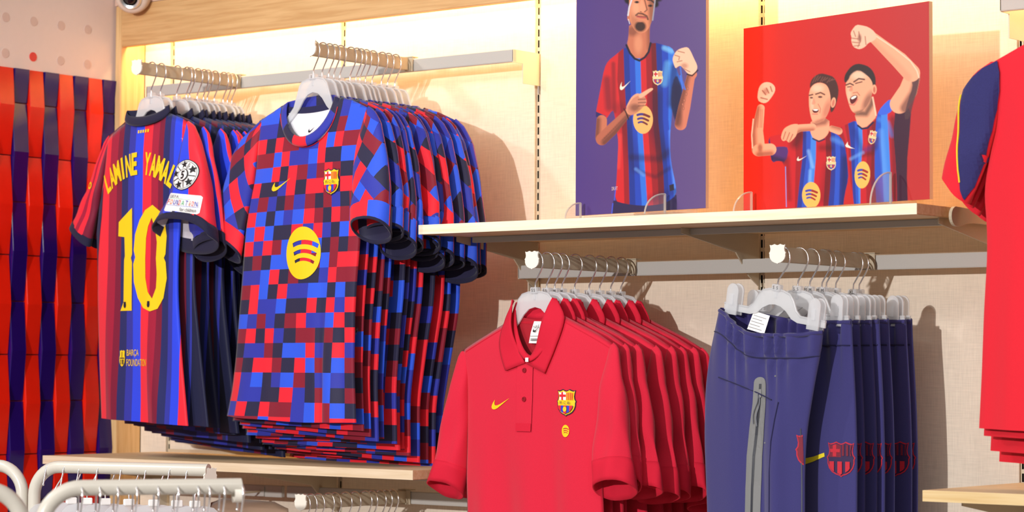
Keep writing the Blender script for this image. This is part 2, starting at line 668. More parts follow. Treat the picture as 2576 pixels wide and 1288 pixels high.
def ring_collar(name, t, mats, parent, cx, wb, zb, dropb, wr, zr, dropr, backr, df, dr, n=44, thick=0.0026, ex=2.0):
    """knitted neckband: strip between the seam on the shirt (base) and its rim"""
    th = 2 * PI * np.arange(n) / n
    c, s = np.cos(th), np.sin(th)
    sf, sb = np.clip(s, 0, None), np.clip(-s, 0, None)
    ca = np.sign(c) * np.abs(c) ** (2 / ex)
    rows = []
    for k in np.linspace(0, 1, 5):
        w = wb + (wr - wb) * k
        a = cx + w * ca
        z = (zb + (zr - zb) * k) - (dropb + (dropr - dropb) * k) * sf ** (2 / ex) + sb * (backr * k - 0.012 * (1 - k))
        dfr = df + (dr - df) * k + 0.003 * math.sin(k * PI)
        d = np.where(s > 0, dfr * np.abs(s), -(0.018) * np.abs(s))
        rows.append((a, z, d))
    A, Z, D = [np.array([r[i] for r in rows]) for i in range(3)]
    uv = np.stack([np.tile(th / (2 * PI) * 0.52, (5, 1)), np.tile(np.linspace(0, 0.03, 5)[:, None], (1, n))], -1)
    o = grid_mesh(name, A, Z, D, mats, parent, uv=uv, weld=False, cyclic=True)
    sd = o.modifiers.new('thickness', 'SOLIDIFY')
    sd.thickness = thick
    sd.offset = 0
    return o


def sway(pts, da, dz):
    n = len(pts) - 1
    return [(a + da * (k / n) ** 1.5, z + dz * (k / n) ** 1.5) for k, (a, z) in enumerate(pts)]


def bvh_of(objs):
    vs, fs = [], []
    for o in objs:
        n = len(vs)
        vs += [v.co.copy() for v in o.data.vertices]
        fs += [[i + n for i in p.vertices] for p in o.data.polygons]
    return BVHTree.FromPolygons(vs, fs)


def fill2d(loops):
    """fill closed outlines (holes by winding in or out) -> verts, tris"""
    L = [[Vector((p[0], p[1], 0)) for p in lp] for lp in loops]
    tri = tessellate_polygon(L)
    V = [p for lp in loops for p in lp]
    return V, [tuple(t) for t in tri]


def text2d(s, w=None, h=None, bold=0.0):
    """letters of the built-in font as 2D verts and faces, scaled into a box w x h, centred"""
    cu = bpy.data.curves.new('letters', 'FONT')
    cu.body = s
    cu.resolution_u = 3
    cu.offset = bold
    ob = bpy.data.objects.new('letters', cu)
    me = bpy.data.meshes.new_from_object(ob)
    V = np.array([(v.co.x, v.co.y) for v in me.vertices])
    F = [tuple(p.vertices) for p in me.polygons]
    bpy.data.objects.remove(ob)
    bpy.data.curves.remove(cu)
    bpy.data.meshes.remove(me)
    lo, hi = V.min(0), V.max(0)
    sx = (w / (hi[0] - lo[0])) if w else None
    sy = (h / (hi[1] - lo[1])) if h else None
    sx = sx or sy
    sy = sy or sx
    V = (V - (lo + hi) / 2) * np.array([sx, sy])
    return [tuple(p) for p in V], F


def xform(shape, cx=0, cz=0, sx=1, sz=None, rot=0.0):
    V, F = shape
    sz = sx if sz is None else sz
    c, s = math.cos(rot), math.sin(rot)
    return [(cx + c * x * sx - s * z * sz, cz + s * x * sx + c * z * sz) for x, z in V], F


def decal(name, layers, mats, parent, bvh=None, off=0.0012, cell=None, step=0.0003, flatd=0.0, label=None, creep=0.0):
    """print or patch: layers of (verts, faces, material index) laid onto the cloth in front of it"""
    me = bpy.data.meshes.new(name)
    AV, AF, AM = [], [], []
    if creep and bvh:
        ds = [h[0].y for h in (bvh.ray_cast(Vector((x, -0.4, z)), Vector((0, 1, 0))) for x, z in sum([L_[0] for L_ in layers], [])) if h[0] is not None]
        dx = -creep * float(np.median(ds)) if ds else 0.0
        layers = [([(x + dx, z) for x, z in V], F, mi) for V, F, mi in layers]
    for li, (V, F, mi) in enumerate(layers):
        if cell:
            bm = bmesh.new()
            vv = [bm.verts.new((x, 0, z)) for x, z in V]
            for f in F:
                try:
                    bm.faces.new([vv[i] for i in f])
                except ValueError:
                    pass
            xs, zs = [p[0] for p in V], [p[1] for p in V]
            for ax, lo, hi in ((0, min(xs), max(xs)), (2, min(zs), max(zs))):
                k = math.ceil(lo / cell)
                while k * cell < hi:
                    co, no = [0, 0, 0], [0, 0, 0]
                    co[ax], no[ax] = k * cell, 1
                    bmesh.ops.bisect_plane(bm, geom=bm.verts[:] + bm.edges[:] + bm.faces[:], plane_co=co, plane_no=no, dist=1e-6)
                    k += 1
            bm.verts.index_update()
            V = [(v.co.x, v.co.z) for v in bm.verts]
            F = [tuple(v.index for v in f.verts) for f in bm.faces]
            bm.free()
        n = len(AV)
        for x, z in V:
            d = flatd
            if bvh:
                hit = bvh.ray_cast(Vector((x, -0.4, z)), Vector((0, 1, 0)))
                if hit[0] is not None:
                    d = -hit[0].y
            AV.append((x, -(d + off + step * li), z))
        for f in F:
            p = [AV[i + n] for i in f]
            ar = (p[1][0] - p[0][0]) * (p[2][2] - p[0][2]) - (p[1][2] - p[0][2]) * (p[2][0] - p[0][0])
            AF.append(tuple(i + n for i in (f if ar > 0 else f[::-1])))
            AM.append(mi)
    me.from_pydata(AV, [], AF)
    for m in mats:
        me.materials.append(m)
    me.polygons.foreach_set('material_index', AM)
    o = link(bpy.data.objects.new(name, me), parent)
    if label:
        o['label'] = label
    return o


def ellipse(cx, cz, rx, rz, n=40):
    return [(cx + rx * math.cos(2 * PI * k / n), cz + rz * math.sin(2 * PI * k / n)) for k in range(n)]


def arc_band(cx, cz, r0, r1, a0, a1, n=10):
    o = [(cx + r1 * math.cos(R(a0 + (a1 - a0) * k / n)), cz + r1 * math.sin(R(a0 + (a1 - a0) * k / n))) for k in range(n + 1)]
    i = [(cx + r0 * math.cos(R(a1 + (a0 - a1) * k / n)), cz + r0 * math.sin(R(a1 + (a0 - a1) * k / n))) for k in range(n + 1)]
    return o + i


def bar2d(x0, z0, x1, z1):
    return [(x0, z0), (x1, z0), (x1, z1), (x0, z1)]


def roundel_shape():
    """disc with three curved slots, diameter 1"""
    loops = [ellipse(0, 0, 0.5, 0.5, 48)]
    for cz, r, w, a in ((-0.75, 0.955, 0.085, 22), (-0.75, 0.785, 0.075, 23.5), (-0.75, 0.63, 0.06, 25)):
        loops.append(arc_band(0.03, cz, r - w / 2, r + w / 2, 90 + a - 3, 90 - a - 3)[::-1])
    return fill2d(loops)


def swoosh_shape():
    """curved tick, width 1, height about 0.45"""
    up_ = [(1.0, 0.45), (0.72, 0.32), (0.48, 0.215), (0.32, 0.165), (0.23, 0.165), (0.185, 0.20), (0.175, 0.27), (0.20, 0.40)]
    lo_ = [(0.10, 0.29), (0.04, 0.19), (0.015, 0.11), (0.04, 0.04), (0.11, 0.005), (0.21, 0.005), (0.34, 0.05), (0.65, 0.235)]
    return fill2d([[(x - 0.5, z - 0.225) for x, z in up_ + lo_]])


HALF = [(0, .44), (.08, .46), (.17, .5), (.28, .46), (.38, .44), (.46, .47), (.43, .36), (.41, .25), (.43, .14), (.5, .05), (.47, 0), (.47, -.12), (.42, -.25), (.32, -.36), (.18, -.43), (.06, -.46), (0, -.5)]
SHIELD = [(-x, z) for x, z in HALF[1:-1]][::-1] + HALF          # closed outline


def shield(s=1.0, sx=1.0):
    return [(x * s * sx, z * s) for x, z in SHIELD]


def clip_half(loop, lo=None, hi=None):
    out = []
    n = len(loop)
    for i in range(n):
        p, q = loop[i], loop[(i + 1) % n]
        for _ in (0,):
            out.append((p, q))
    return loop


def shield_part(s, z0, z1, x0=-1, x1=1):
    """the shield outline cut to a rectangle (Sutherland-Hodgman)"""
    poly = shield(s)
    for ax, lim, keep in ((1, z0, 1), (1, z1, -1), (0, x0, 1), (0, x1, -1)):
        res = []
        n = len(poly)
        for i in range(n):
            p, q = poly[i], poly[(i + 1) % n]
            ip, iq = (p[ax] - lim) * keep >= 0, (q[ax] - lim) * keep >= 0
            if ip:
                res.append(p)
            if ip != iq:
                t = (lim - p[ax]) / (q[ax] - p[ax])
                res.append((p[0] + t * (q[0] - p[0]), p[1] + t * (q[1] - p[1])))
        poly = res
        if len(poly) < 3:
            return None
    return poly


def crest_layers(cx, cz, w, h, rot=0.0, mode='full'):
    """club crest; material order: 0 navy 1 gold 2 white 3 red 4 blue"""
    T = lambda sh: xform(sh, cx, cz, w, h, rot)
    Ls = []

    def put(loop, mi):
        if loop:
            V, F = T(fill2d([loop]))
            Ls.append((V, F, mi))
    put(shield(1.0), 0)
    put(shield(.92), 1)
    put(shield_part(.83, .10, 1, -1, -.01), 2)
    put(shield_part(.82, .10, 1, -.245, -.155), 3)
    put(shield_part(.82, .215, .30, -1, -.01), 3)
    put(shield_part(.83, .10, 1, .01, 1), 1)
    for k in range(4):
        put(shield_part(.82, .11, .37, .045 + k * .085, .085 + k * .085), 3)
    put(shield_part(.83, -1, -.10), 4)
    for k in (-2, 0, 2):
        put(shield_part(.83, -1, -.10, k * .15 - .075, k * .15 + .075), 3)
    put(ellipse(0, -.23, .095, .095, 16), 1)
    for ch, x in (('F', -.2), ('C', 0), ('B', .2)):
        V, F = text2d(ch, .10, .10)
        V, F = T(([(a + x, b) for a, b in V], F))
        Ls.append((V, F, 0))
    return Ls


CREST_MATS = [navy_ink, gold_ink, white_ink, red_ink, blue_ink]
YR = R(-9)            # garments hang turned a little away on their rails
# ------------------------------------------------------------------ the setting
floor = MB().box(-1.9, 5.0, -6.0, 0.05, -0.05, 0.0).build('floor', mat('pale_floor', lin(196, 184, 170), 0.45, noise=(3, 0.05, (1, 1, 1))))
floor['kind'] = 'structure'
ZB, ZT = 0.0, 2.72
back = MB().box(-1.33, 2.45, 0.022, 0.06, ZB, ZT).build('wall_back', mat('wall_backing', lin(90, 82, 74), 0.9, noise=(20, 0.05, (1, 1, 1))))
tag(back, 'beige linen panelled back wall with slotted metal uprights', kind='structure')
xs = [-1.303, -1.2, -0.6, 0.0, 0.6, 1.2, 1.8, 2.4]
for a, b in zip(xs[:-1], xs[1:]):
    x0 = a + (0.008 if a > -1.3 else 0.0)
    x1 = b - 0.008
    MB().box(x0, x1, 0.0, 0.018, ZB + 0.02, ZT, 0.0008).build('panel', linen, back)
slot_metal = mat('upright_metal', lin(205, 194, 170), 0.4, metal=0.0, noise=(200, 0.03, (1, 1, 1)))
for x in xs[1:-1]:
    m = MB()
    z = 1.05
    Y = 0.0085
    cols = [-0.008, -0.0062, -0.002, 0.002, 0.0062, 0.008]
    while z < 2.62:
        z1, z2 = z + 0.0082, z + 0.025
        for i in range(5):
            if i in (1, 3):
                m.add([(x + cols[i], Y, z), (x + cols[i + 1], Y, z), (x + cols[i + 1], Y, z1), (x + cols[i], Y, z1)], [(0, 1, 2, 3)])
                m.m = 1
                m.add([(x + cols[i], Y, z1), (x + cols[i], Y + .01, z1), (x + cols[i], Y + .01, z2), (x + cols[i], Y, z2)], [(0, 1, 2, 3)])
                m.add([(x + cols[i + 1], Y, z1), (x + cols[i + 1], Y + .01, z1), (x + cols[i + 1], Y + .01, z2), (x + cols[i + 1], Y, z2)], [(0, 1, 2, 3)])
                m.m = 0
            else:
                m.add([(x + cols[i], Y, z), (x + cols[i + 1], Y, z), (x + cols[i + 1], Y, z2), (x + cols[i], Y, z2)], [(0, 1, 2, 3)])
        z = z2
    m.m = 1
    m.add([(x - .008, .019, 1.0), (x + .008, .019, 1.0), (x + .008, .019, 2.62), (x - .008, .019, 2.62)], [(0, 1, 2, 3)])
    m.build('slotted_upright', [slot_metal, slot_shade], back, fix=False)

# wooden frame of the wall unit
header = MB().box(-1.304, 2.45, -0.083, -0.063, 2.379, 2.487, 0.0015).build('trim_1', wood_hdr)
tag(header, 'pale wooden header board with a lamp strip hidden behind it', kind='structure')
MB().box(-1.30, 2.45, -0.0625, 0.0, 2.445, 2.487).build('header_top', wood_hdr, header)
lamp_strip = MB().box(-1.29, 2.45, -0.058, -0.034, 2.428, 2.444).build('lamp_channel', grey_metal, header)
post = MB().box(-1.327, -1.304, -0.083, 0.0, ZB, 2.487, 0.0015).build('trim_2', wood_z)
tag(post, 'pale wooden side panel between tiles and linen wall', kind='structure')
soffit = MB().box(-1.33, 2.45, -0.083, 0.06, 2.488, 2.72).build('wall_upper', mat('upper_wall_paint', lin(226, 190, 172), 0.8, noise=(60, 0.03, (1, 1, 1))))
tag(soffit, 'painted wall band above the wooden header', kind='structure')

# left wall with dots and fluted tiles
plaster = mat('blush_wall_paint', lin(243, 222, 212), 0.8, noise=(60, 0.02, (1, 1, 1)))
lw = MB().box(-1.42, -1.335, -1.5, 0.06, ZB, 3.0).build('wall_left', plaster)
tag(lw, 'blush painted side wall with dots above red and blue tiles', kind='structure')
dot_grey = mat('grey_dot', lin(226, 198, 186), 0.8, noise=(60, 0.04, (1, 1, 1)))
dot_red = mat('red_dot', lin(232, 70, 62), 0.6, noise=(60, 0.04, (1, 1, 1)))
for r_, zc in enumerate((2.417, 2.327, 2.507)):
    for k in range(6):
        y = -0.172 - 0.0895 * k
        isred = (r_ == 1 and k == 2)
        d = MB().lathe([(0.0, 0.0012), (0.0118, 0.0012), (0.0118, 0.0)], 20, 'x', (-1.335, y, zc)).build('dot', dot_red if isred else dot_grey, lw)
        if isred:
            d['label'] = 'single red dot'
grout = mat('tile_grout', lin(120, 30, 30), 0.8, noise=(80, 0.05, (1, 1, 1)))
MB().box(-1.335, -1.3325, -1.5, -0.083, ZB, 2.291).build('grout', grout, lw)
tile_red = mat('red_glazed_tile', lin(232, 34, 14), 0.22, spec=0.45, noise=(40, 0.08, (1, 1, 1)), bump=0.05)
tile_blue = mat('blue_glazed_tile', lin(36, 12, 98), 0.16, spec=0.5, noise=(40, 0.10, (1, 1, 1)), bump=0.05)


def tile_mesh(zs_, xs_, w, m, name):
    """folded tile: low at its ends, proud across its middle; lightly eased edges"""
    e = 0.0018
    vs = []
    for x_, z_ in zip(xs_, zs_):
        vs += [(0, -w / 2, z_), (x_, -w / 2, z_), (x_ + 0.0012, -w / 2 + e, z_), (x_ + 0.0012, w / 2 - e, z_), (x_, w / 2, z_), (0, w / 2, z_)]
    fs = []
    for r0 in (0, 6):
        for k in range(5):
            fs.append((r0 + k, r0 + k + 1, r0 + k + 7, r0 + k + 6))
    fs += [(0, 5, 4, 3, 2, 1), (12, 13, 14, 15, 16, 17)]
    return MB().add(vs, fs).build(name, m)


P_, H_ = 0.0487, 0.2475
full = ((0, H_ / 2, H_ - 0.003), (0.003, 0.0135, 0.003))
tile_src = {
    (1, 'full'): tile_mesh(*full, P_ - 0.0014, tile_red, 'tile'),
    (0, 'full'): tile_mesh(*full, P_ - 0.0014, tile_blue, 'tile'),
    (1, 'top'): tile_mesh((0, 0.124, 0.2165), (0.003, 0.0135, 0.006), P_ - 0.0014, tile_red, 'tile'),
    (0, 'top'): tile_mesh((0, 0.042, 0.084), (0.003, 0.0065, 0.0105), P_ - 0.0014, tile_blue, 'tile'),
}
used = set()
rnd = random.Random(4)


def put_tile(key, y, z):
    src = tile_src[key]
    o = src if key not in used else src.copy()
    if key in used:
        COL.objects.link(o)
    used.add(key)
    o.parent = lw
    o.location = (-1.3328 + rnd.uniform(0, 0.0006), y, z)
    o.rotation_euler = (0, rnd.uniform(-0.006, 0.006), 0)


for k in range(-1, 13):
    y = -0.1525 - P_ * k
    red = 1 if k % 2 == 0 else 0
    z = 2.0745 if red else 2.207
    put_tile((red, 'top'), y, z)
    while z > 0.85:
        z -= H_
        put_tile((red, 'full'), y, z)

# security camera dome on the header
sc = thing('security_camera', 'round dome security camera with chrome ring at the header\'s left end', 'camera', (-1.236, -0.098, 2.512))
sc.rotation_euler = (R(24), 0, R(30))
m = MB().lathe([(0.0, 0.0), (0.046, 0.0), (0.046, -0.028), (0.044, -0.040), (0.038, -0.046), (0.031, -0.047), (0.031, -0.040)], 40, 'y')
m.build('housing', mat('camera_white', lin(226, 206, 190), 0.35, noise=(200, 0.02, (1, 1, 1))), sc, smooth=True)
MB().lathe([(0.031, -0.040), (0.030, -0.050), (0.026, -0.054), (0.020, -0.052), (0.019, -0.044)], 40, 'y').build('chrome_ring', chrome, sc, smooth=True)
MB().lathe([(0.0195, -0.044), (0.017, -0.053), (0.011, -0.059), (0.0, -0.061)], 32, 'y').build('lens_dome', mat('lens_glass', (0.01, 0.01, 0.012), 0.05, spec=0.7, noise=(50, 0.02, (1, 1, 1))), sc, smooth=True)

# ------------------------------------------------------------------ shelves, cross bars, rails


def shelf(label, x0, x1, ztop, bars, brackets, edge=None):
    t = thing('wall_shelf', label, 'shelf', ((x0 + x1) / 2, -0.2, ztop))
    cx, hw = (x0 + x1) / 2, (x1 - x0) / 2
    MB().box(-hw, hw, -0.2, 0.188, -0.0205, 0.0, 0.0012).build('board', wood_x, t)
    MB().box(-hw, hw, -0.2013, -0.2, -0.0203, -0.0002).build('edge_band', edge or edge_wood, t)
    for bx0, bx1, by, h in bars:
        MB().box(bx0 - cx, bx1 - cx, by + 0.2, by + 0.212, -0.0205 - h, -0.0207, 0.001).build('support_bar', grey_metal, t)
    for bx in brackets:
        x_ = bx - cx
        b = MB().prism([(0.188, -0.0208), (-0.10, -0.0208), (-0.10, -0.032), (0.10, -0.062), (0.150, -0.11), (0.188, -0.13)], x_ - 0.0015, x_ + 0.0015, 'yz').build('bracket', taupe_metal, t)
        MB().box(x_ - 0.0022, x_ + 0.0022, 0.1885, 0.212, -0.10, -0.08).build('bracket_hook', chrome, b)
    return t


top_shelf = shelf('pale wooden upper shelf carrying the two photo posters', -0.011, 1.188, 1.856, [(0.03, 1.17, -0.27, 0.013)], [0.012, 0.6, 1.188 - 0.01])
low_shelf = shelf('pale wooden lower shelf beneath the hanging football shirts', -1.217, -0.022, 1.331, [(-1.17, -0.07, -0.20, 0.013)], [-1.19, -0.6, -0.012 - 0.02], edge_tan)
right_shelf = shelf('pale wooden shelf in the lower right corner beside the wall shadow', 1.198, 2.39, 1.333, [(1.25, 2.33, -0.20, 0.013)], [1.225, 1.8], edge_oak)
MB().box(-0.46, 0.5, 0.182, 0.186, 0.0, 0.010).build('back_lip', taupe_metal, right_shelf)
MB().box(-0.56, 0.5, 0.182, 0.186, 0.0, 0.008).build('back_lip', taupe_metal, low_shelf)
# end bracket plate beside the upper shelf
pd = thing('bracket_plate', 'rounded dark metal bracket plate at the upper shelf\'s right end', 'bracket', (1.2035, -0.22, 1.838))
outl = [(0.21, 0.014), (0.06, 0.014), (0.0, 0.0155), (-0.05, 0.0175)] + [(-0.062 + 0.020 * math.cos(R(a)), -0.0005 + 0.0185 * math.sin(R(a))) for a in range(75, 291, 18)] + [(-0.045, -0.0185), (-0.02, -0.012), (0.02, -0.0095), (0.21, -0.012)]
MB().prism(outl, -0.003, 0.003, 'yz').build('plate', taupe_metal, pd)


def cross_bar(label, x0, x1, ztop, y0, h=0.028, brackets=()):
    t = thing('cross_bar', label, 'rail', ((x0 + x1) / 2, y0, ztop))
    cx = (x0 + x1) / 2
    MB().box(x0 - cx, x1 - cx, 0.0, 0.012, -h, 0.0, 0.0012).build('bar', grey_metal, t)
    d = -y0
    for bx in brackets:
        x_ = bx - cx
        b = MB().prism([(0.0, 0.0), (d + 0.004, 0.0), (d + 0.004, -0.074), (0.036, -0.074), (0.036, -h - 0.001), (0.0, -h - 0.001)], x_ - 0.0012, x_ + 0.0012, 'yz').build('bracket', cream_metal, t)
        MB().box(x_ - 0.0016, x_ + 0.0016, d - 0.001, d + 0.012, -0.092, -0.074).build('bracket_hook', chrome, b)
    return t


cross_bar('grey upper cross bar under the header behind both football shirt rails', -1.196, 0.0035, 2.2675, -0.095, 0.028, (0.0022, -1.194))
cross_bar('grey cross bar behind the polo shirts and joggers', 0.004, 1.196, 1.7805, -0.075, 0.029, (0.0055, 1.194))
cross_bar('grey cross bar low on the wall under the lower shelf', -0.705, -0.006, 1.263, -0.075, 0.028, (-0.007,))
cross_bar('grey cross bar at the left below the lower shelf, with a gap beside it', -1.196, -0.722, 1.262, -0.075, 0.028, (-1.194,))
cross_bar('pale cross bar at the upper right edge above the red shirt', 1.2075, 1.796, 2.2695, -0.105, 0.026, (1.209,))


def crest_plate(parent, y, zc, w=0.037, x=0.0):
    V = shield(1.0)
    mb = MB().prism([(p[0] * w + x, p[1] * w * 1.02 + zc) for p in V], y - 0.003, y, 'xz')
    return mb.build('crest_plate', white_plate, parent)


def face_out(label, X, ztop, yback, yfront, h=0.029, m=None):
    t = thing('face_out_rail', label, 'rail', (X, yback, ztop))
    L = yback - yfront
    MB().box(-0.006, 0.006, -L, 0.012, -h, 0.0, 0.001).build('arm', m or taupe_metal, t)
    MB().box(-0.018, 0.018, -0.004, -0.001, -h - 0.003, 0.002, 0.0008).build('saddle', m or taupe_metal, t)
    MB().box(-0.018, 0.018, -0.004, 0.016, 0.0006, 0.003).build('saddle_top', m or taupe_metal, t)
    crest_plate(t, -L - 0.0005, -h / 2 + 0.001)
    return t


face_out('upper left rail with crest end plate holding the striped shirts', -0.87, 2.271, -0.096, -0.425)
face_out('upper middle rail with crest end plate holding the checked shirts', -0.309, 2.271, -0.096, -0.425)
face_out('rail with crest end plate holding the red polo shirts', 0.314, 1.7855, -0.076, -0.420)
face_out('rail with crest end plate holding the navy joggers', 0.9, 1.783, -0.076, -0.415)
face_out('lowest rail with crest end plate and bare hooks under the lower shelf', -0.325, 1.2655, -0.076, -0.425)
face_out('right edge rail holding the red and navy shirt', 1.5, 2.271, -0.106, -0.44)
rod = thing('prong_hook', 'thin metal prong on the wall left of the lowest rail', 'hook', (-0.79, -0.077, 1.247))
MB().tube([(0.0, 0.0, 0.0), (0.0, -0.03, -0.001), (-0.012, -0.11, -0.004), (-0.012, -0.2, -0.004)], 0.0025, 8).build('prong', taupe_metal, rod)
MB().box(-0.012, 0.012, -0.002, 0.001, -0.012, 0.012).build('base_plate', grey_metal, rod)

# ------------------------------------------------------------------ hangers


def hook_points(r=0.0225):
    pts = []
    for a in range(158, -32, -14):
        pts.append((r * math.cos(R(a)), -0.0225 + r * math.sin(R(a))))
    pts += [(0.016, -0.0405), (0.008, -0.0525), (0.0005, -0.064), (0.0, -0.070), (0.0, -0.084)]
    return pts


def make_hanger(size='M', clips=False):
    t = bpy.data.objects.new('clip_hanger' if clips else 'clear_hanger', None)
    t.empty_display_size = 0.03
    link(t)
    MB().tube([(a, 0, z) for a, z in hook_points()], 0.0016, 8).build('hook', chrome, t, smooth=True)
    tg = MB().box(-0.0105, 0.0105, -0.0055, 0.0055, -0.0865, -0.0735, 0.0012).build('size_tag', clear_b, t)
    if not clips:
        half_ = [(0.0, -0.0835), (0.02, -0.084), (0.038, -0.088), (0.048, -0.097), (0.056, -0.117), (0.068, -0.144), (0.10, -0.172), (0.140, -0.197), (0.142, -0.206), (0.10, -0.186), (0.064, -0.160), (0.050, -0.149), (0.034, -0.130), (0.018, -0.118), (0.0, -0.114)]
        rim = half_[:8]
    else:
        half_ = [(0.0, -0.0835), (0.018, -0.0845), (0.034, -0.089), (0.044, -0.100), (0.054, -0.118), (0.066, -0.127), (0.128, -0.127), (0.128, -0.139), (0.060, -0.139), (0.044, -0.134), (0.030, -0.122), (0.014, -0.114), (0.0, -0.112)]
        rim = half_[:7]
    loop = [(-a, z) for a, z in half_[1:-1]][::-1] + half_
    MB().prism(loop, -0.0016, 0.0016, 'xz').build('body', clear_p, t)
    rp_ = [(-a, 0, z) for a, z in rim[::-1]] + [(a, 0, z) for a, z in rim[1:]]
    MB().tube(rp_, 0.0027, 6).build('rim', clear_b, t, smooth=True)
    MB().box(-0.004, 0.004, -0.003, 0.003, -0.100, -0.084, 0.001).build('stem_socket', clear_b, t)
    if clips:
        for sx in (-1, 1):
            x = sx * 0.104
            lp = [(x - 0.0145, -0.146), (x + 0.0145, -0.146), (x + 0.0145, -0.100)] + [(x + 0.0145 * math.cos(R(a)), -0.100 + 0.0145 * math.sin(R(a))) for a in range(15, 180, 15)] + [(x - 0.0145, -0.100)]
            c = MB().prism(lp, -0.009, -0.0065, 'xz').build('clip', clear_b, t)
            MB().prism(lp, 0.0065, 0.009, 'xz').build('clip', clear_b, t)
            MB().box(x - 0.005, x + 0.005, -0.0105, -0.009, -0.128, -0.106, 0.0008).build('clip_spring', clear_b, c)
    return t


def size_text(h, s):
    tg = [c for c in h.children if c.name.startswith('size_tag')][0]
    o = decal('size_letters', [(*xform(text2d(s, None, 0.0062), 0, -0.0798), 0)], [ink], tg, off=0.0062)
    return o


H0 = {}


def place_hanger(kind, X, Y, z, rz, sc, label, group, size=None, ry=0.0):
    if kind not in H0:
        H0[kind] = make_hanger(clips=(kind == 'clip'))
        t = H0[kind]
    else:
        t = copy_tree(H0[kind])
    t.location = (X, Y, z)
    t.rotation_euler = (0, ry, rz)
    tag(t, label, 'hanger', group)
    return t

# ------------------------------------------------------------------ checked shirts (middle rail)
CK = {'N': NAVY, 'B': ROYAL, 'L': BRIGHT, 'R': RED, 'D': DRED}
TABLE = ['LLNBBBBBNBLL', 'BBNNDNBBNDLL', 'RNRDDBBRLRDD', 'DDLRBBLRNNLL', 'LLRNRDBDRDNN', 'RNNBRNRRDNRR', 'BDBNDBDNDBND', 'RLNLBLRDNRDB',
         'LRLNNRBRBNLR', 'RBRDLBRLNDND', 'NDNLLNRDLDRR', 'BBLRNDNNBRDD', 'DRLNRBBLLNLN', 'NRBBLNNRNRBR', 'LBDBNDRBBLRN', 'DRNRBNDDNDNR',
         'NBBDNLLRBNRB', 'DNRRDNRLDNLD', 'RBLNBLDNBLBN', 'RBBNNRBNDLND', 'BRNRDDBLRDLN', 'DDDLRRBLRDRR']
UB = [0, .115, .215, .295, .375, .46, .56, .645, .715, .785, .855, .925, 1]
us_ck = []
for a, b in zip(UB[:-1], UB[1:]):
    us_ck += [a + (b - a) * k / 4 for k in range(4)]
us_ck = np.array(us_ck + [1.0]) * 2 - 1
ZR0 = -0.308 + 0.033 * 5          # top of row 0
zr_ck = sorted([ZR0 + 0.033 + k * 0.011 for k in range(4)] + [ZR0 - 0.033 * r - k * 0.011 for r in range(23) for k in range(3)])


def gauss(u, c, w):
    return np.exp(-((u - c) / w) ** 2)


def folds_ck(u, z):
    low = np.clip((-0.42 - z) / 0.4, 0, 1)
    mid = np.clip((-0.30 - z) / 0.3, 0, 1)
    f = 0.014 * gauss(u, -0.62, .20) * low - 0.011 * gauss(u, 0.50, .06) * np.clip((-0.5 - z) / .25, 0, 1)
    f = f + 0.008 * gauss(u, 0.68, .12) * low - 0.006 * gauss(u, 0.82, .06) * low + 0.006 * gauss(u, .05, .3) * mid
    return f + 0.0025 * np.sin(u * 9 + z * 13) * mid


ck_L = [(-0.842, -0.320), (-0.78, -0.299), (-0.709, -0.286), (-0.604, -0.274), (-0.521, -0.264), (-0.437, -0.257), (-0.39, -0.250), (-0.33, -0.233), (-0.28, -0.216), (-0.21, -0.208), (-0.165, -0.203), (-0.12, -0.203)]
ck_R = [(-0.845, 0.157), (-0.728, 0.149), (-0.61, 0.150), (-0.532, 0.156), (-0.45, 0.166), (-0.37, 0.169), (-0.33, 0.162), (-0.25, 0.162), (-0.19, 0.175), (-0.165, 0.190), (-0.12, 0.190)]
ck_sh = [(-0.205, -0.164), (-0.15, -0.146), (-0.105, -0.130), (-0.013, -0.116), (0.085, -0.129), (0.141, -0.145), (0.195, -0.166)]
ck_t = Torso(ck_L, ck_R, ck_sh, (-0.013, 0.101, -0.132, 0.099, 2.3), [(-1, -0.838), (-.4, -0.843), (.3, -0.847), (1, -0.844)], 0.013, folds_ck, lean=0.0)


def ck_colors(seed, table):
    rg = random.Random(seed)
    tb = [[CK[rg.choice('NNBBLRRDD')] for _ in range(26)] for _ in range(26)]
    if table:
        for r, row in enumerate(table):
            for c, ch in enumerate(row):
                tb[r][c] = CK[ch]

    def fn(us, Z):
        nz, nt = Z.shape
        nu = len(us)
        out = np.zeros((nz - 1, nt - 1, 3))
        um = (us[:-1] + us[1:]) / 4 + 0.5
        ci = np.clip(np.searchsorted(UB, um) - 1, 0, 11)
        cols = list(ci) + list(12 + ci)
        zz = np.array(zr_ck)
        zm = (zz[:-1] + zz[1:]) / 2
        rows = np.clip(((ZR0 - zm) / 0.033).astype(int), 0, 25)
        for r in range(nz - 1):
            for c in range(nt - 1):
                out[r, c] = tb[rows[r]][cols[c]]
        return out
    return fn


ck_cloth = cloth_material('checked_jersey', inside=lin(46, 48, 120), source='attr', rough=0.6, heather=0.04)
ck_sleeve = [cloth_material('checked_sleeve_%s' % n_, inside=lin(60, 80, 190), source='check', ramp=[NAVY, ROYAL, RED, BRIGHT, DRED, NAVY, DRED, RED, ROYAL], seed=sd_, cell=0.037, rot=R(45), rough=0.6, heather=0.04) for n_, sd_ in (('one', 3.3), ('two', 8.1), ('three', 5.7))]
ck_band = cloth_material('checked_neckband', inside=lin(30, 30, 70), source='check', ramp=[ROYAL, ROYAL, RED, NAVY, DRED, ROYAL], seed=1.37, cell=0.045, rough=0.6, heather=0.05)
ck_cuff = cloth_material('checked_cuff', source='check', ramp=[RED, BRIGHT, ROYAL, NAVY, DRED], seed=4.1, cell=0.05, rough=0.6, heather=0.05)
navy_rib = cloth_material('navy_rib_knit', source='flat', rgb=lin(30, 28, 56), rough=0.8)
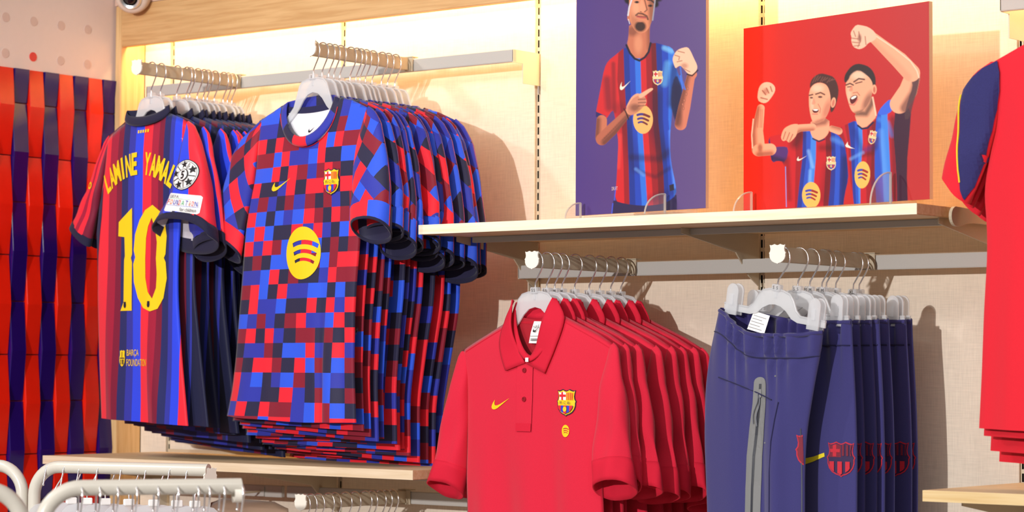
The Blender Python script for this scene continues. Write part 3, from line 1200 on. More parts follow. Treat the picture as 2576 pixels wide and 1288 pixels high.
white_cloth = cloth_material('white_inner_cloth', source='flat', rgb=lin(232, 230, 236), rough=0.8)


def make_checked(seed, table=None, front=False, rg=random.Random(5), back=0.0):
    t = bpy.data.objects.new('checked_shirt', None)
    t.empty_display_size = 0.05
    link(t)
    tor = ck_t
    if not front:
        p0, w0 = rg.uniform(0, 6), rg.uniform(.9, 1.1)
        e = rg.uniform(-.012, .006)
        tor = Torso(ck_L, [(z, a + e * np.clip((-z - .35) / .3, 0, 1) + back * .05 * math.exp(-((z + .52) / .16) ** 2)) for z, a in ck_R], ck_sh, (-0.013, 0.101, -0.132, 0.099, 2.3), [(-1, -0.838 + rg.uniform(-.006, .006)), (1, -0.846 + rg.uniform(-.008, .008))], 0.010, lambda u, z: .005 * np.sin(u * 6 * w0 + p0 + z * 3) * np.clip((-.3 - z) / .3, 0, 1))
    body = torso_meshes('body', tor, ck_cloth, t, us=us_ck, zrows=zr_ck, colorfn=ck_colors(seed, table))
    sm = ck_sleeve[seed % 3]
    dep0, dep1 = (0.004, 0.012) if front else (0.0, 0.002)
    tk = 0.030 if front else 0.018
    Ol, Il = [(-0.196, -0.158), (-0.262, -0.198), (-0.296, -0.235), (-0.341, -0.344), (-0.370, -0.412)], [(-0.190, -0.175), (-0.205, -0.21), (-0.212, -0.297), (-0.232, -0.35), (-0.262, -0.446)]
    Or, Ir = [(0.186, -0.160), (0.212, -0.172), (0.240, -0.200), (0.264, -0.26), (0.280, -0.335), (0.279, -0.405)], [(0.175, -0.178), (0.166, -0.215), (0.158, -0.29), (0.156, -0.35), (0.163, -0.398), (0.170, -0.410)]
    ph = rg.uniform(0, 6)
    da, dz = (0, 0) if front else (rg.uniform(-.012, .010) + .012 * back, rg.uniform(-.016, .008) - .035 * back)
    Or, Ir, Ol, Il = sway(Or, da, dz), sway(Ir, da * .6, dz), sway(Ol, -da, dz), sway(Il, -da, dz)
    mo = .026 if front else rg.uniform(.010, .024)
    sl = sleeve_loft('sleeve', Ol, Il, sm, t, [(0, .004), (.25, .013), (1, tk * .7)], [(0, -.004), (.4, dep0 + .002), (1, dep1)], 0, .87, wob=.0015, uvscale=.14, mouth=mo, ph=ph)
    sr = sleeve_loft('sleeve', Or, Ir, sm, t, [(0, .004), (.25, .014), (.7, tk * .8), (1, tk)], [(0, -.004), (.3, dep0 + .004), (1, dep1 + .006)], 0, .86, wob=.0015, uvscale=.14, mouth=mo, ph=ph)
    for O_, I_, par, k0 in ((Ol, Il, sl, .7), (Or, Ir, sr, 1.0)):
        tks, dps = [(0, .004), (.25, .013), (.7, tk * .8 * k0), (1, tk * k0)], [(0, -.004), (.3, dep0 + .002), (1, dep1 + (.006 if k0 == 1 else 0))]
        sleeve_loft('cuff', O_, I_, ck_cuff, par, tks, dps, .85, .985, rows=4, grow=1.035, uvscale=.14, mouth=mo)
        cb = sleeve_loft('cuff_binding', O_, I_, navy_rib, par, tks, dps, .978, 1.0, rows=3, grow=1.05, mouth=mo)
        sd = cb.modifiers.new('thickness', 'SOLIDIFY')
        sd.thickness = 0.003
    ring_collar('neckband', ck_t, ck_band, t, -0.013, 0.104, -0.137, 0.099, 0.085, -0.130, 0.084, 0.010, 0.020, 0.021)
    if front:
        bv = bvh_of([body])
        decal('crest', crest_layers(0.071, -0.319, 0.056, 0.060), CREST_MATS, t, bv, 0.0016, 0.02, 0.0003, creep=.65)
        decal('tick_logo', [(*xform(swoosh_shape(), -0.110, -0.316, 0.074, 0.05, R(4)), 0)], [gold_ink], t, bv, 0.0012, 0.015, creep=.65)
        decal('round_logo', [(*xform(roundel_shape(), -0.027, -0.472, 0.121, 0.117), 0)], [gold_ink], t, bv, 0.0014, 0.012, creep=.65)
        # inner back panel with its printed mark, navy neck tape
        A = np.linspace(-0.098, 0.072, 12)[None].repeat(6, 0)
        top = -0.150 + 0.3 * 0
        Z = np.linspace(0, 1, 6)[:, None] * (-0.095) + (-0.150 - 0.006 * (1 - ((A[:1] + .013) / .085) ** 2))
        lab = grid_mesh('inner_panel', A, Z, np.full_like(A, -0.0035), white_cloth, t)
        decal('printed_mark', [(*xform(swoosh_shape(), -0.014, -0.197, 0.024, 0.022, R(4)), 0)], [ink], lab, None, -0.0025)
        tape = grid_mesh('neck_tape', A[:3], np.stack([Z[0] + .011 - .007 * k for k in range(3)]), np.full_like(A[:3], -0.0025), ck_band, t, uv=np.stack([A[:3] + .4, np.zeros_like(A[:3]) + .01], -1))
        piping = MB().tube([(-0.013 + 0.1055 * math.cos(R(a)), -float(ck_t.depth(np.array(-0.013 + 0.1055 * math.cos(R(a))), np.array(-0.139 - 0.1 * abs(math.sin(R(a)))))) - 0.0012, -0.137 - 0.1 * math.sin(R(a)) ** (2 / 2.0)) for a in range(10, 171, 8)], 0.0009, 6).build('neck_piping', red_ink, t)
    return t


B_Y = [-0.416, -0.388, -0.366, -0.349, -0.329, -0.295, -0.275, -0.261, -0.243, -0.22, -0.188, -0.166, -0.141]
ORD = ['front', 'second', 'third', 'fourth', 'fifth', 'sixth', 'seventh', 'eighth', 'ninth', 'tenth', 'eleventh', 'twelfth', 'rearmost']


def order_words(i, n):
    if i == 0:
        return 'front'
    if i == n - 1:
        return 'rearmost'
    return ORD[i] + ' from the front'


rj = random.Random(11)
SIZE_TEXT = []
rgs = random.Random(21)
for i, Y in enumerate(B_Y):
    s = 1.0 + 0.155 * (i / 12) ** 0.9
    t = make_checked(0, TABLE, True) if i == 0 else make_checked(i, None, False, rgs, i / 12)
    t.location = (-0.309 + (rj.uniform(-.004, .004) if i else .004), Y, 2.275 + 0.125 * (s - 1))
    t.scale = (s, 1.0, s)
    rz = YR + (rj.uniform(-.02, .02) if i else 0)
    t.rotation_euler = (0, 0, rz)
    lab = 'front checked football shirt in blue and red with yellow round logo, middle rail' if i == 0 else 'checked blue and red football shirt, %s on the middle rail' % order_words(i, 13)
    tag(t, lab, 'shirt', 'checked shirts on the middle rail')
    h = place_hanger('shirt', -0.309, Y, 2.275, rz, 1, 'clear hanger of the checked shirt that is %s, middle rail' % order_words(i, 13), 'hangers on the middle rail')
    SIZE_TEXT.append((h, ['S', 'S', 'S', 'S', 'M', 'M', 'L', 'L', 'L', 'XL', 'XL', 'XXL', 'XXL'][i]))

# ------------------------------------------------------------------ striped shirts (upper left rail)
SR, SD, SDD, SN, SB, SL = lin(240, 40, 58), lin(160, 26, 56), lin(120, 22, 52), lin(34, 40, 96), lin(46, 52, 158), lin(42, 70, 228)
bounds = [(-0.5, SR), (-.170, SD), (-.135, SDD), (-.112, SN), (-.083, SB), (-.055, SL), (-.022, SR), (.012, SD), (.040, SDD), (.062, SN), (.084, SB), (.098, SL), (.127, SR), (.17, SN)]
stripe = cloth_material('striped_jersey', inside=lin(60, 58, 90), source='ramp', ramp=[(min(max(b + .5, 0), 1), c) for b, c in bounds], rough=0.55, heather=0.05)
dark_side = cloth_material('navy_side_cloth', inside=lin(40, 38, 70), source='flat', rgb=lin(30, 32, 70), rough=0.6)
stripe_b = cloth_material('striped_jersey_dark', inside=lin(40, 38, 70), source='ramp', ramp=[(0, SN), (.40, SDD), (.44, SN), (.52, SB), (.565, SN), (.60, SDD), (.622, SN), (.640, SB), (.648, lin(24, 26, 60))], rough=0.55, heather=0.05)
sl_left = cloth_material('red_striped_sleeve', inside=lin(120, 60, 80), source='ramp', ramp=[(0, SR), (.45, SD), (.62, SR), (.8, SDD)], rough=0.55)
sl_right = cloth_material('blue_red_sleeve', inside=lin(196, 190, 200), source='ramp', ramp=[(0, SR), (.34, SL), (.80, SB)], rough=0.55)
sl_right_b = cloth_material('blue_red_sleeve_narrow', inside=lin(40, 42, 90), source='ramp', ramp=[(0, SR), (.05, SL), (.3, SB)], rough=0.55)
st_L = [(-0.855, -0.203), (-0.704, -0.217), (-0.559, -0.226), (-0.452, -0.228), (-0.39, -0.232), (-0.30, -0.214), (-0.24, -0.200), (-0.17, -0.192), (-0.12, -0.190)]
st_R = [(-0.862, 0.164), (-0.704, 0.136), (-0.565, 0.118), (-0.481, 0.116), (-0.40, 0.124), (-0.30, 0.128), (-0.20, 0.140), (-0.15, 0.150), (-0.12, 0.150)]
st_sh = [(-0.192, -0.168), (-0.15, -0.149), (-0.10, -0.128), (-0.02, -0.118), (0.068, -0.126), (0.123, -0.143), (0.155, -0.158)]


def folds_st(u, z):
    low = np.clip((-0.45 - z) / 0.35, 0, 1)
    return 0.010 * gauss(u, -.60, .2) * low + 0.009 * gauss(u, .40, .16) * low + 0.002 * np.sin(u * 7 + z * 10) * low


st_t = Torso(st_L, st_R, st_sh, (-0.02, 0.092, -0.124, 0.027, 2.0), [(-1, -0.851), (0, -0.856), (1, -0.862)], 0.011, folds_st, lean=0.0, tlen=.1)
stb_t = Torso([(z, a * .98) for z, a in st_L], [(z, a + .03 + .02 * np.clip((-z - .4) / .4, 0, 1)) for z, a in st_R], [(-0.192, -0.168), (-0.10, -0.128), (-0.02, -0.118), (0.068, -0.126), (0.13, -0.145), (0.19, -0.170)], (-0.02, 0.092, -0.124, 0.02, 2.0), [(-1, -0.85), (1, -0.862)], 0.012, folds_st)
NUM1 = [(-0.068, -0.346), (-0.065, -0.457), (-0.070, -0.466), (-0.065, -0.476), (-0.064, -0.592), (-0.113, -0.592), (-0.100, -0.571), (-0.099, -0.47), (-0.096, -0.461), (-0.099, -0.415), (-0.126, -0.412), (-0.125, -0.378)]
NUM0 = [(0.018, -0.343), (0.052, -0.362), (0.067, -0.386), (0.074, -0.419), (0.070, -0.461), (0.064, -0.470), (0.071, -0.480), (0.076, -0.518), (0.064, -0.564), (0.043, -0.589), (0.017, -0.595), (-0.013, -0.586), (-0.037, -0.562), (-0.055, -0.524), (-0.059, -0.481), (-0.051, -0.465), (-0.058, -0.448), (-0.053, -0.41), (-0.035, -0.377), (-0.012, -0.354)]
NUM0I = [(0.015, -0.373), (0.029, -0.399), (0.037, -0.432), (0.034, -0.470), (0.038, -0.507), (0.036, -0.540), (0.023, -0.565), (0.006, -0.549), (-0.006, -0.516), (-0.009, -0.468), (-0.007, -0.421), (0.001, -0.393)]


def arched_name(text):
    cx, cz, r0, h = -0.040, -0.505, 0.237, 0.054
    Ls = []
    n = len(text)
    for i, ch in enumerate(text):
        if ch == ' ':
            continue
        ang = (-31.5 + 63.0 * i / (n - 1))
        w = {'I': 0.0075, 'M': 0.0245, 'L': 0.0175}.get(ch, 0.0205)
        V, F = text2d(ch, w, h, .035)
        # slightly flared, hand-cut look
        V = [(x * (1 + 0.16 * abs(z) / (h / 2)), z) for x, z in V]
        a = R(ang)
        rc = r0 + h / 2
        V, F = xform((V, F), cx + rc * math.sin(a), cz + rc * math.cos(a), 1, 1, -a)
        Ls.append((V, F, 0))
    return Ls


def star_shape(r):
    return fill2d([[((r if k % 2 == 0 else r * .42) * math.sin(PI * k / 5), (r if k % 2 == 0 else r * .42) * math.cos(PI * k / 5)) for k in range(10)]])


def ball_patch(cx, cz, w, h):
    Ls = []
    put = lambda sh, mi, x=0, z=0, s=1, rot=0: Ls.append((*xform(xform(sh, x, z, s, s, rot), cx, cz, w, h), mi))
    put(fill2d([ellipse(0, 0, .5, .5, 40)]), 1)
    put(fill2d([ellipse(0, 0, .475, .475, 40)]), 0)
    put(fill2d([ellipse(0, 0, .445, .445, 40), ellipse(0, 0, .43, .43, 40)[::-1]]), 1)
    for k in range(5):
        a = R(90 + 72 * k + 8)
        put(star_shape(.14), 1, .345 * math.cos(a), .345 * math.sin(a), 1, a - PI / 2)
        b = R(90 + 72 * k + 44)
        put(fill2d([bar2d(-.012, -.11, .012, .11)]), 1, .32 * math.cos(b), .30 * math.sin(b), 1, b - PI / 2)
    put(fill2d([ellipse(0, 0, .2, .2, 24)]), 1)
    put(fill2d([ellipse(0, 0, .18, .18, 24)]), 0)
    put(text2d('5', .16, .27, .04), 1)
    return Ls


def foundation_patch(cx, cz, w, h, rot):
    Ls = []
    put = lambda sh, mi, x=0, z=0, sx=1: Ls.append((*xform(xform(sh, x, z, sx, sx), cx, cz, w, h, rot), mi))
    rc = [(-.5, -.42), (-.46, -.5), (.46, -.5), (.5, -.42), (.5, .42), (.46, .5), (-.46, .5), (-.5, .42)]
    put(fill2d([rc]), 0)
    put(text2d('UEFA', .26, .16), 1, -.30, .33)
    put(fill2d([bar2d(-.46, .215, .2, .23)]), 2)
    put(fill2d([bar2d(-.46, -.15, .46, -.135)]), 3)
    cols = [4, 4, 3, 3, 4, 2, 2, 5, 4, 4, 3]
    for i, ch in enumerate('FOUNDATiON'):
        put(text2d(ch, .022 if ch == 'i' else .064, .27), [4, 5, 3, 3, 4, 2, 3, 5, 4, 3][i], -.42 + .0935 * i, .035)
    put(text2d('for children', .42, .2), 1, .24, -.31)
    return Ls


def make_striped(front, rg=random.Random(6)):
    t = bpy.data.objects.new('striped_shirt', None)
    t.empty_display_size = 0.05
    link(t)
    tt = st_t
    if not front:
        p0, e = rg.uniform(0, 6), rg.uniform(-.015, .01)
        tt = Torso([(z, a * .98) for z, a in st_L], [(z, a + .03 + e * np.clip((-z - .35) / .3, 0, 1) + .02 * np.clip((-z - .4) / .4, 0, 1)) for z, a in st_R], stb_t.sh, stb_t.neck, [(-1, -0.85 + rg.uniform(-.006, .006)), (1, -0.862 + rg.uniform(-.012, .01))], 0.010, lambda u, z: .005 * np.sin(u * 6 + p0 + z * 3) * np.clip((-.3 - z) / .3, 0, 1))
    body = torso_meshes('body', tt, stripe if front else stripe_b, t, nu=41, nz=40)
    Ol, Il = [(-0.186, -0.160), (-0.205, -0.173), (-0.228, -0.22), (-0.262, -0.285), (-0.341, -0.380)], [(-0.184, -0.172), (-0.196, -0.22), (-0.212, -0.285), (-0.236, -0.37), (-0.262, -0.432)]
    if front:
        Or, Ir = [(0.146, -0.152), (0.175, -0.164), (0.205, -0.20), (0.232, -0.246), (0.262, -0.321), (0.279, -0.393)], [(0.140, -0.165), (0.136, -0.22), (0.130, -0.27), (0.113, -0.312), (0.098, -0.335), (0.072, -0.360), (0.056, -0.374)]
    else:
        Or, Ir = [(0.182, -0.164), (0.208, -0.178), (0.230, -0.21), (0.25, -0.26), (0.275, -0.335), (0.285, -0.41)], [(0.170, -0.178), (0.155, -0.22), (0.145, -0.28), (0.14, -0.33), (0.142, -0.38), (0.165, -0.43)]
    tk = 0.032 if front else 0.018
    da, dz = (0, 0) if front else (rg.uniform(-.014, .010), rg.uniform(-.02, .008))
    Or, Ir = sway(Or, da, dz), sway(Ir, da * .6, dz)
    mo, ph = (.040 if front else rg.uniform(.008, .022)), rg.uniform(0, 6)
    tl, dl = [(0, .004), (.3, .012), (1, .018)], [(0, -.004), (.5, .003), (1, .004)]
    tr_, dr_ = [(0, .004), (.3, .014), (.7, tk * .7), (1, tk)], [(0, -.003), (.3, .009), (1, .018 if front else .004)]
    sl = sleeve_loft('sleeve', Ol, Il, sl_left, t, tl, dl, 0, .93, wob=.0015, ph=ph)
    sleeve_loft('cuff', Ol, Il, navy_rib, sl, tl, dl, .92, 1.0, rows=4, grow=1.03)
    sr = sleeve_loft('sleeve', Or, Ir, sl_right if front else sl_right_b, t, tr_, dr_, 0, .93, wob=.0015, mouth=mo, ph=ph, flat=.5 if front else 1.0, n=34)
    cf = sleeve_loft('cuff', Or, Ir, navy_rib, sr, tr_, dr_, .92, 1.0, rows=4, grow=1.03, mouth=mo, flat=.5 if front else 1.0, n=34)
    cf.modifiers.new('thickness', 'SOLIDIFY').thickness = .003
    ring_collar('neckband', tt, navy_rib, t, -0.020, 0.093, -0.124, 0.028, 0.086, -0.108, 0.022, 0.000, 0.014, 0.012)
    if front:
        bv = bvh_of([body])
        nm = arched_name('LAMINE YAMAL')
        decal('player_name', nm[:6], [gold_ink], t, bv, .0012, .012)
        decal('player_name', nm[6:], [gold_ink], t, bv, .0012, .012)
        decal('shirt_number', [(*fill2d([NUM1]), 0), (*fill2d([NUM0, NUM0I[::-1]]), 0)], [gold_ink], t, bv, .0012, .012, creep=.5)
        for x in (-.088, .016):
            decal('number_mark', crest_layers(x, -.578, .011, .016)[:1], CREST_MATS, t, bv, .0024, .01)
        decal('neck_mark', [(*fill2d([bar2d(-.047 + k * .0105, -.168, -.041 + k * .0105, -.161)]), 0) for k in range(5)], [gold_ink], t, bv, .0012)
        decal('foundation_print', [(*xform(text2d('BARÇA', .052, .0185), -.053, -.694), 0), (*xform(text2d('FOUNDATION', .092, .0165), -.033, -.716), 0)]
              + [(*xform(fill2d([shield(1.0)]), -.095, -.706, .020, .040), 0)] + [(*xform(fill2d([bar2d(-.4, -.02, .4, .05)]), -.095, -.706, .020, .040), 1)]
              + [(*xform(fill2d([bar2d(x, -.36, x + .12, -.06)]), -.095, -.706, .020, .040), 1) for x in (-.28, .0, .2)] + [(*xform(fill2d([bar2d(-.04, .08, .04, .40)]), -.095, -.706, .020, .040), 1)], [gold_ink, navy_ink], t, bv, .0012, .012)
        decal('side_panel', [(*fill2d([[(-0.199, -0.288), (-0.203, -0.36), (-0.222, -0.47), (-0.2235, -0.52), (-0.229, -0.45), (-0.233, -0.40), (-0.222, -0.335)]]), 0)], [dark_side], t, bv, .001, .012)
        sb = bvh_of([sr])
        decal('ball_patch', ball_patch(.183, -.282, .104, .072), [white_ink, ink], sr, sb, .0014, .012, label='white football patch with stars and a 5')
        decal('foundation_patch', foundation_patch(.190, -.349, .132, .043, R(-6)), [white_ink, ink, green_ink, blue_ink, red_ink, orange_ink], sr, sb, .0014, .012, label='white oblong patch with coloured lettering')
        decal('sleeve_mark', [(*fill2d([ellipse(-.243, -.283, .009, .009, 20), ellipse(-.243, -.283, .005, .005, 16)[::-1]]), 0)], [gold_ink], sl, bvh_of([sl]), .0012)
    return t


A_Y = [-0.38, -0.35, -0.297, -0.265, -0.254, -0.229, -0.208, -0.195, -0.171, -0.141, -0.126, -0.111]
for i, Y in enumerate(A_Y):
    s = 1.0 + 0.09 * (i / 11)
    t = make_striped(i == 0, rgs)
    t.location = (-0.87 + (rj.uniform(-.005, .005) if i else .004), Y, 2.275 + 0.125 * (s - 1))
    t.scale = (s, 1, s)
    rz = YR + (rj.uniform(-.03, .03) if i else 0)
    t.rotation_euler = (0, 0, rz)
    lab = 'striped blue and red football shirt showing its yellow 10 on the upper left rail' if i == 0 else 'dark blue and red striped football shirt, %s on the upper left rail' % order_words(i, 12)
    tag(t, lab, 'shirt', 'striped shirts on the upper left rail')
    h = place_hanger('shirt', -0.87, Y, 2.275, rz, 1, 'clear hanger of the striped shirt that is %s, upper left rail' % order_words(i, 12), 'hangers on the upper left rail')

# ------------------------------------------------------------------ red polo shirts
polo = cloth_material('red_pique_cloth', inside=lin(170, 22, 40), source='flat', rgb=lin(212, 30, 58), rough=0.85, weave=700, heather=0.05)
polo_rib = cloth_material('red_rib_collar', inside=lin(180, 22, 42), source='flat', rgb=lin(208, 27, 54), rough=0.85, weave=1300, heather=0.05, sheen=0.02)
po_L = [(-0.80, -0.215), (-0.62, -0.212), (-0.543, -0.210), (-0.47, -0.214), (-0.40, -0.212), (-0.30, -0.212), (-0.24, -0.218), (-0.205, -0.232), (-0.12, -0.232)]
po_R = [(-0.80, 0.205), (-0.62, 0.200), (-0.524, 0.197), (-0.455, 0.192), (-0.376, 0.192), (-0.297, 0.200), (-0.22, 0.208), (-0.19, 0.222), (-0.12, 0.222)]
po_sh = [(-0.237, -0.205), (-0.178, -0.180), (-0.10, -0.148), (-0.05, -0.125), (0.0, -0.118), (0.055, -0.122), (0.10, -0.140), (0.178, -0.169), (0.226, -0.192)]


def folds_po(u, z):
    low = np.clip((-0.30 - z) / 0.4, 0, 1)
    f = 0.018 * gauss(u, -.60, .2) * low + 0.018 * gauss(u, .06, .18) * low + 0.016 * gauss(u, .58, .16) * low - 0.008 * gauss(u, -.30, .15) * low - 0.007 * gauss(u, .36, .10) * low + .002 * np.sin(u * 13 + z * 5) * low
    return f + 0.002 * np.sin(u * 8 + z * 9)


po_t = Torso(po_L, po_R, po_sh, (0.0, 0.072, -0.128, 0.100, 1.35), [(-1, -0.79), (1, -0.79)], 0.015, folds_po, lean=0.0, tlen=.14)


def flap(name, I, O, t, parent, mat_):
    I, O = resample(I, 16), resample(O, 16)
    k = np.linspace(0, 1, 8)[None]
    A = I[:, :1] * (1 - k) + O[:, :1] * k
    Z = I[:, 1:] * (1 - k) + O[:, 1:] * k
    base = t.depth(A, np.minimum(Z, t.zs(A) - .002), True)
    s = np.linspace(0, 1, 16)[:, None]
    D = np.maximum(base, 0) + 0.0045 + 0.007 * np.sin(np.clip(1 - k, 0, 1) * PI * .55) * np.sin(np.clip(s * 1.2 + .12, 0, 1) * PI) + .006 * (1 - s) * (1 - k)
    o = grid_mesh(name, A, Z, D, mat_, parent, weld=False)
    sd = o.modifiers.new('thickness', 'SOLIDIFY')
    sd.thickness = 0.003
    sd.offset = 0
    return o


def make_polo(front, rg=random.Random(7)):
    t = bpy.data.objects.new('polo_shirt', None)
    t.empty_display_size = 0.05
    link(t)
    tor = po_t
    if not front:
        p0, e = rg.uniform(0, 6), rg.uniform(-.01, .012)
        tor = Torso(po_L, [(z, a + e * np.clip((-z - .3) / .3, 0, 1)) for z, a in po_R], po_sh, (0.0, 0.072, -0.128, 0.100, 1.35), [(-1, -0.79), (1, -0.79)], .012, lambda u, z: .006 * np.sin(u * 6 + p0 + z * 4) * np.clip((-.25 - z) / .3, 0, 1), tlen=.14)
    body = torso_meshes('body', tor, polo, t, nu=53, nz=50)
    tk = .030 if front else .018
    da, dz = (0, 0) if front else (rg.uniform(-.012, .022), rg.uniform(-.02, .012))
    mo, ph = (.020 if front else rg.uniform(.004, .020)), rg.uniform(0, 6)
    Ol, Il = [(-0.228, -0.200), (-0.240, -0.207), (-0.254, -0.26), (-0.278, -0.345), (-0.300, -0.41), (-0.320, -0.476)], [(-0.215, -0.212), (-0.209, -0.26), (-0.206, -0.34), (-0.208, -0.40), (-0.212, -0.44), (-0.228, -0.482)]
    Or, Ir = [(0.218, -0.188), (0.234, -0.196), (0.262, -0.281), (0.279, -0.381), (0.290, -0.450)], [(0.208, -0.198), (0.201, -0.257), (0.190, -0.34), (0.184, -0.40), (0.186, -0.466)]
    Or, Ir, Ol, Il = sway(Or, da, dz), sway(Ir, da * .6, dz), sway(Ol, -da, dz), sway(Il, -da, dz)
    for O_, I_, kd in ((Ol, Il, 0.0), (Or, Ir, 0.006)):
        tks, dps = [(0, .004), (.25, .015), (.75, tk * .8), (1, tk)], [(0, -.004), (.3, .004 + kd), (1, .006 + kd)]
        sl = sleeve_loft('sleeve', O_, I_, polo, t, tks, dps, 0, .85, wob=.0028, rows=24, n=30, mouth=mo, ph=ph)
        c = sleeve_loft('cuff', O_, I_, polo_rib, sl, tks, dps, .835, 1.0, rows=6, grow=1.03, mouth=mo, wob=.0028, ph=ph, n=30)
        c.modifiers.new('thickness', 'SOLIDIFY').thickness = .003
    ring_collar('collar_stand', po_t, polo_rib, t, 0.0, 0.074, -0.128, 0.098, 0.062, -0.104, 0.110, 0.004, 0.020, 0.016, ex=1.6)
    fl = flap('collar_flap', [(-0.058, -0.098), (-0.058, -0.135), (-0.050, -0.172), (-0.034, -0.205), (-0.016, -0.229)], [(-0.062, -0.100), (-0.090, -0.140), (-0.101, -0.187), (-0.088, -0.222), (-0.073, -0.245)], po_t, t, polo_rib)
    fr = flap('collar_flap', [(0.062, -0.096), (0.044, -0.125), (0.037, -0.150), (0.018, -0.195), (-0.014, -0.230)], [(0.066, -0.099), (0.092, -0.134), (0.086, -0.165), (0.066, -0.21), (0.043, -0.250)], po_t, t, polo_rib)
    if front:
        bv = bvh_of([body])
        for pts in ([(-.092, -.156), (-.14, -.174), (-.19, -.194), (-.229, -.211)], [(.088, -.146), (.13, -.163), (.175, -.181), (.214, -.199)]):
            P = []
            for a, z in resample(pts, 12):
                hit = bv.ray_cast(Vector((a, -.4, z)), Vector((0, 1, 0)))
                if hit[0] is not None:
                    P.append((a, hit[0].y - .0002, z))
            MB().tube(P, .0011, 6).build('shoulder_seam', polo_rib, t, smooth=True)
        pk = decal('placket', [(*fill2d([bar2d(-0.040, -0.366, 0.0045, -0.224)]), 0)], [polo], t, bv, .0022, .008)
        decal('placket_hem', [(*fill2d([bar2d(-0.040, -0.3685, 0.0045, -0.352)]), 0)], [polo_rib], pk, bv, .0034, .008)
        for bx, bz in ((-.019, -.244), (-.0175, -.303), (-.02, -.228)):
            if bz == -.228:
                continue
            hit = bv.ray_cast(Vector((bx, -.4, bz)), Vector((0, 1, 0)))
            y = hit[0].y - .0026
            b = MB().lathe([(0.0, -.0010), (.0030, -.0010), (.0036, -.0022), (.0050, -.0020), (.0054, 0.0)], 20, 'y', (bx, y, bz)).build('button', mat('red_button', lin(150, 22, 36), .35, noise=(100, .04, (1, 1, 1))), t, smooth=True)
            for hx, hz in ((-.0012, -.0012), (.0012, -.0012), (-.0012, .0012), (.0012, .0012)):
                MB().lathe([(0, -.0014), (.0005, -.0014), (.0005, -.0008)], 6, 'y', (bx + hx, y, bz + hz)).build('thread_hole', ink, b)
        decal('crest', crest_layers(0.0955, -0.3085, 0.054, 0.055), CREST_MATS, t, bv, .0016, .02, creep=.65)
        decal('tick_logo', [(*xform(swoosh_shape(), -0.100, -0.3135, .062, .05, R(2)), 0)], [gold_ink], t, bv, .0014, .015, creep=.65)
        decal('round_logo', [(*xform(roundel_shape(), .094, -.365, .0215, .0245), 0)], [gold_ink], t, bv, .0014, .01, creep=.65)
        nl = MB().add([(-.012, .004, -.143), (.026, .004, -.144), (.0225, -.002, -.168), (.018, -.004, -.189), (-.019, -.004, -.188), (-.0155, -.002, -.166)], [(0, 1, 2, 5), (5, 2, 3, 4)]).build('neck_label', tag_white, t)
        decal('label_print', [(*xform(text2d('NIKE', .018, .006), .005, -.1545, 1, 1, R(6)), 0), (*xform(swoosh_shape(), .004, -.1605, .021, .02, R(6)), 0), (*fill2d([bar2d(-.014, -.1735, .018, -.1742)]), 0)]
              + [(*fill2d([bar2d(-.012, -.179 - k * .0027, .012, -.1803 - k * .0027)]), 0) for k in range(2)], [ink], nl, None, .0052)
        A = np.linspace(-.062, .062, 14)[None].repeat(3, 0)
        Z = np.stack([-.136 - .004 * (1 - (A[0] / .065) ** 2) - .0045 * k for k in range(3)])
        grid_mesh('neck_tape', A, Z, np.full_like(A, -.004), polo_rib, t)
        MB().box(-.006, .003, -.026, -.0255, -.2265, -.218).build('fold_tag', tag_white, t)
    return t


C_Y = [-0.411, -0.372, -0.345, -0.32, -0.276, -0.225, -0.187, -0.147, -0.11]
for i, Y in enumerate(C_Y):
    s = 1.0 + 0.10 * (i / 8)
    t = make_polo(i == 0, rgs)
    t.location = (0.314 + (rj.uniform(-.004, .004) if i else .004), Y, 1.79 + 0.12 * (s - 1))
    t.scale = (s, 1, s)
    rz = YR + (rj.uniform(-.03, .03) if i else 0)
    t.rotation_euler = (0, 0, rz)
    lab = 'front red polo shirt with buttoned placket, crest and yellow tick' if i == 0 else 'plain red polo shirt, %s on the polo rail' % order_words(i, 9)
    tag(t, lab, 'polo shirt', 'red polo shirts on their rail')
    h = place_hanger('shirt', 0.314, Y, 1.79, rz, 1, 'clear hanger of the red polo that is %s on its rail' % order_words(i, 9), 'hangers on the polo rail')
    SIZE_TEXT.append((h, ['S S', 'S S', 'M M', 'M M', 'L L', 'L L', 'XL', 'XL', 'XXL'][i]))

# ------------------------------------------------------------------ navy joggers
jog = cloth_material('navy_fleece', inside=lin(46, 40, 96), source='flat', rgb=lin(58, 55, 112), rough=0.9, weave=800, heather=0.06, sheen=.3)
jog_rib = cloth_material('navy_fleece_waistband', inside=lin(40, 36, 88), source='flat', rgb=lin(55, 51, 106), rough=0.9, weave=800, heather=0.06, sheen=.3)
jog_dark = cloth_material('navy_seam_thread', source='flat', rgb=lin(34, 32, 72), rough=0.9)
zip_tape = mat('grey_bonded_zip_tape', lin(122, 122, 122), .6, noise=(300, .04, (1, 1, 1)))
zip_teeth = mat('dark_zip_teeth', lin(40, 42, 52), .4, noise=(600, .2, (1, 1, 1)))
yellow_ink = mat('yellow_embroidery', lin(238, 214, 40), .7, noise=(400, .1, (1, 1, 1)))
badge_red = mat('red_embroidery', lin(196, 24, 48), .7, noise=(500, .15, (1, 1, 1)))
badge_maroon = mat('maroon_embroidery', lin(120, 16, 44), .7, noise=(500, .15, (1, 1, 1)))
badge_navy = mat('navy_embroidery', lin(46, 24, 72), .7, noise=(500, .15, (1, 1, 1)))


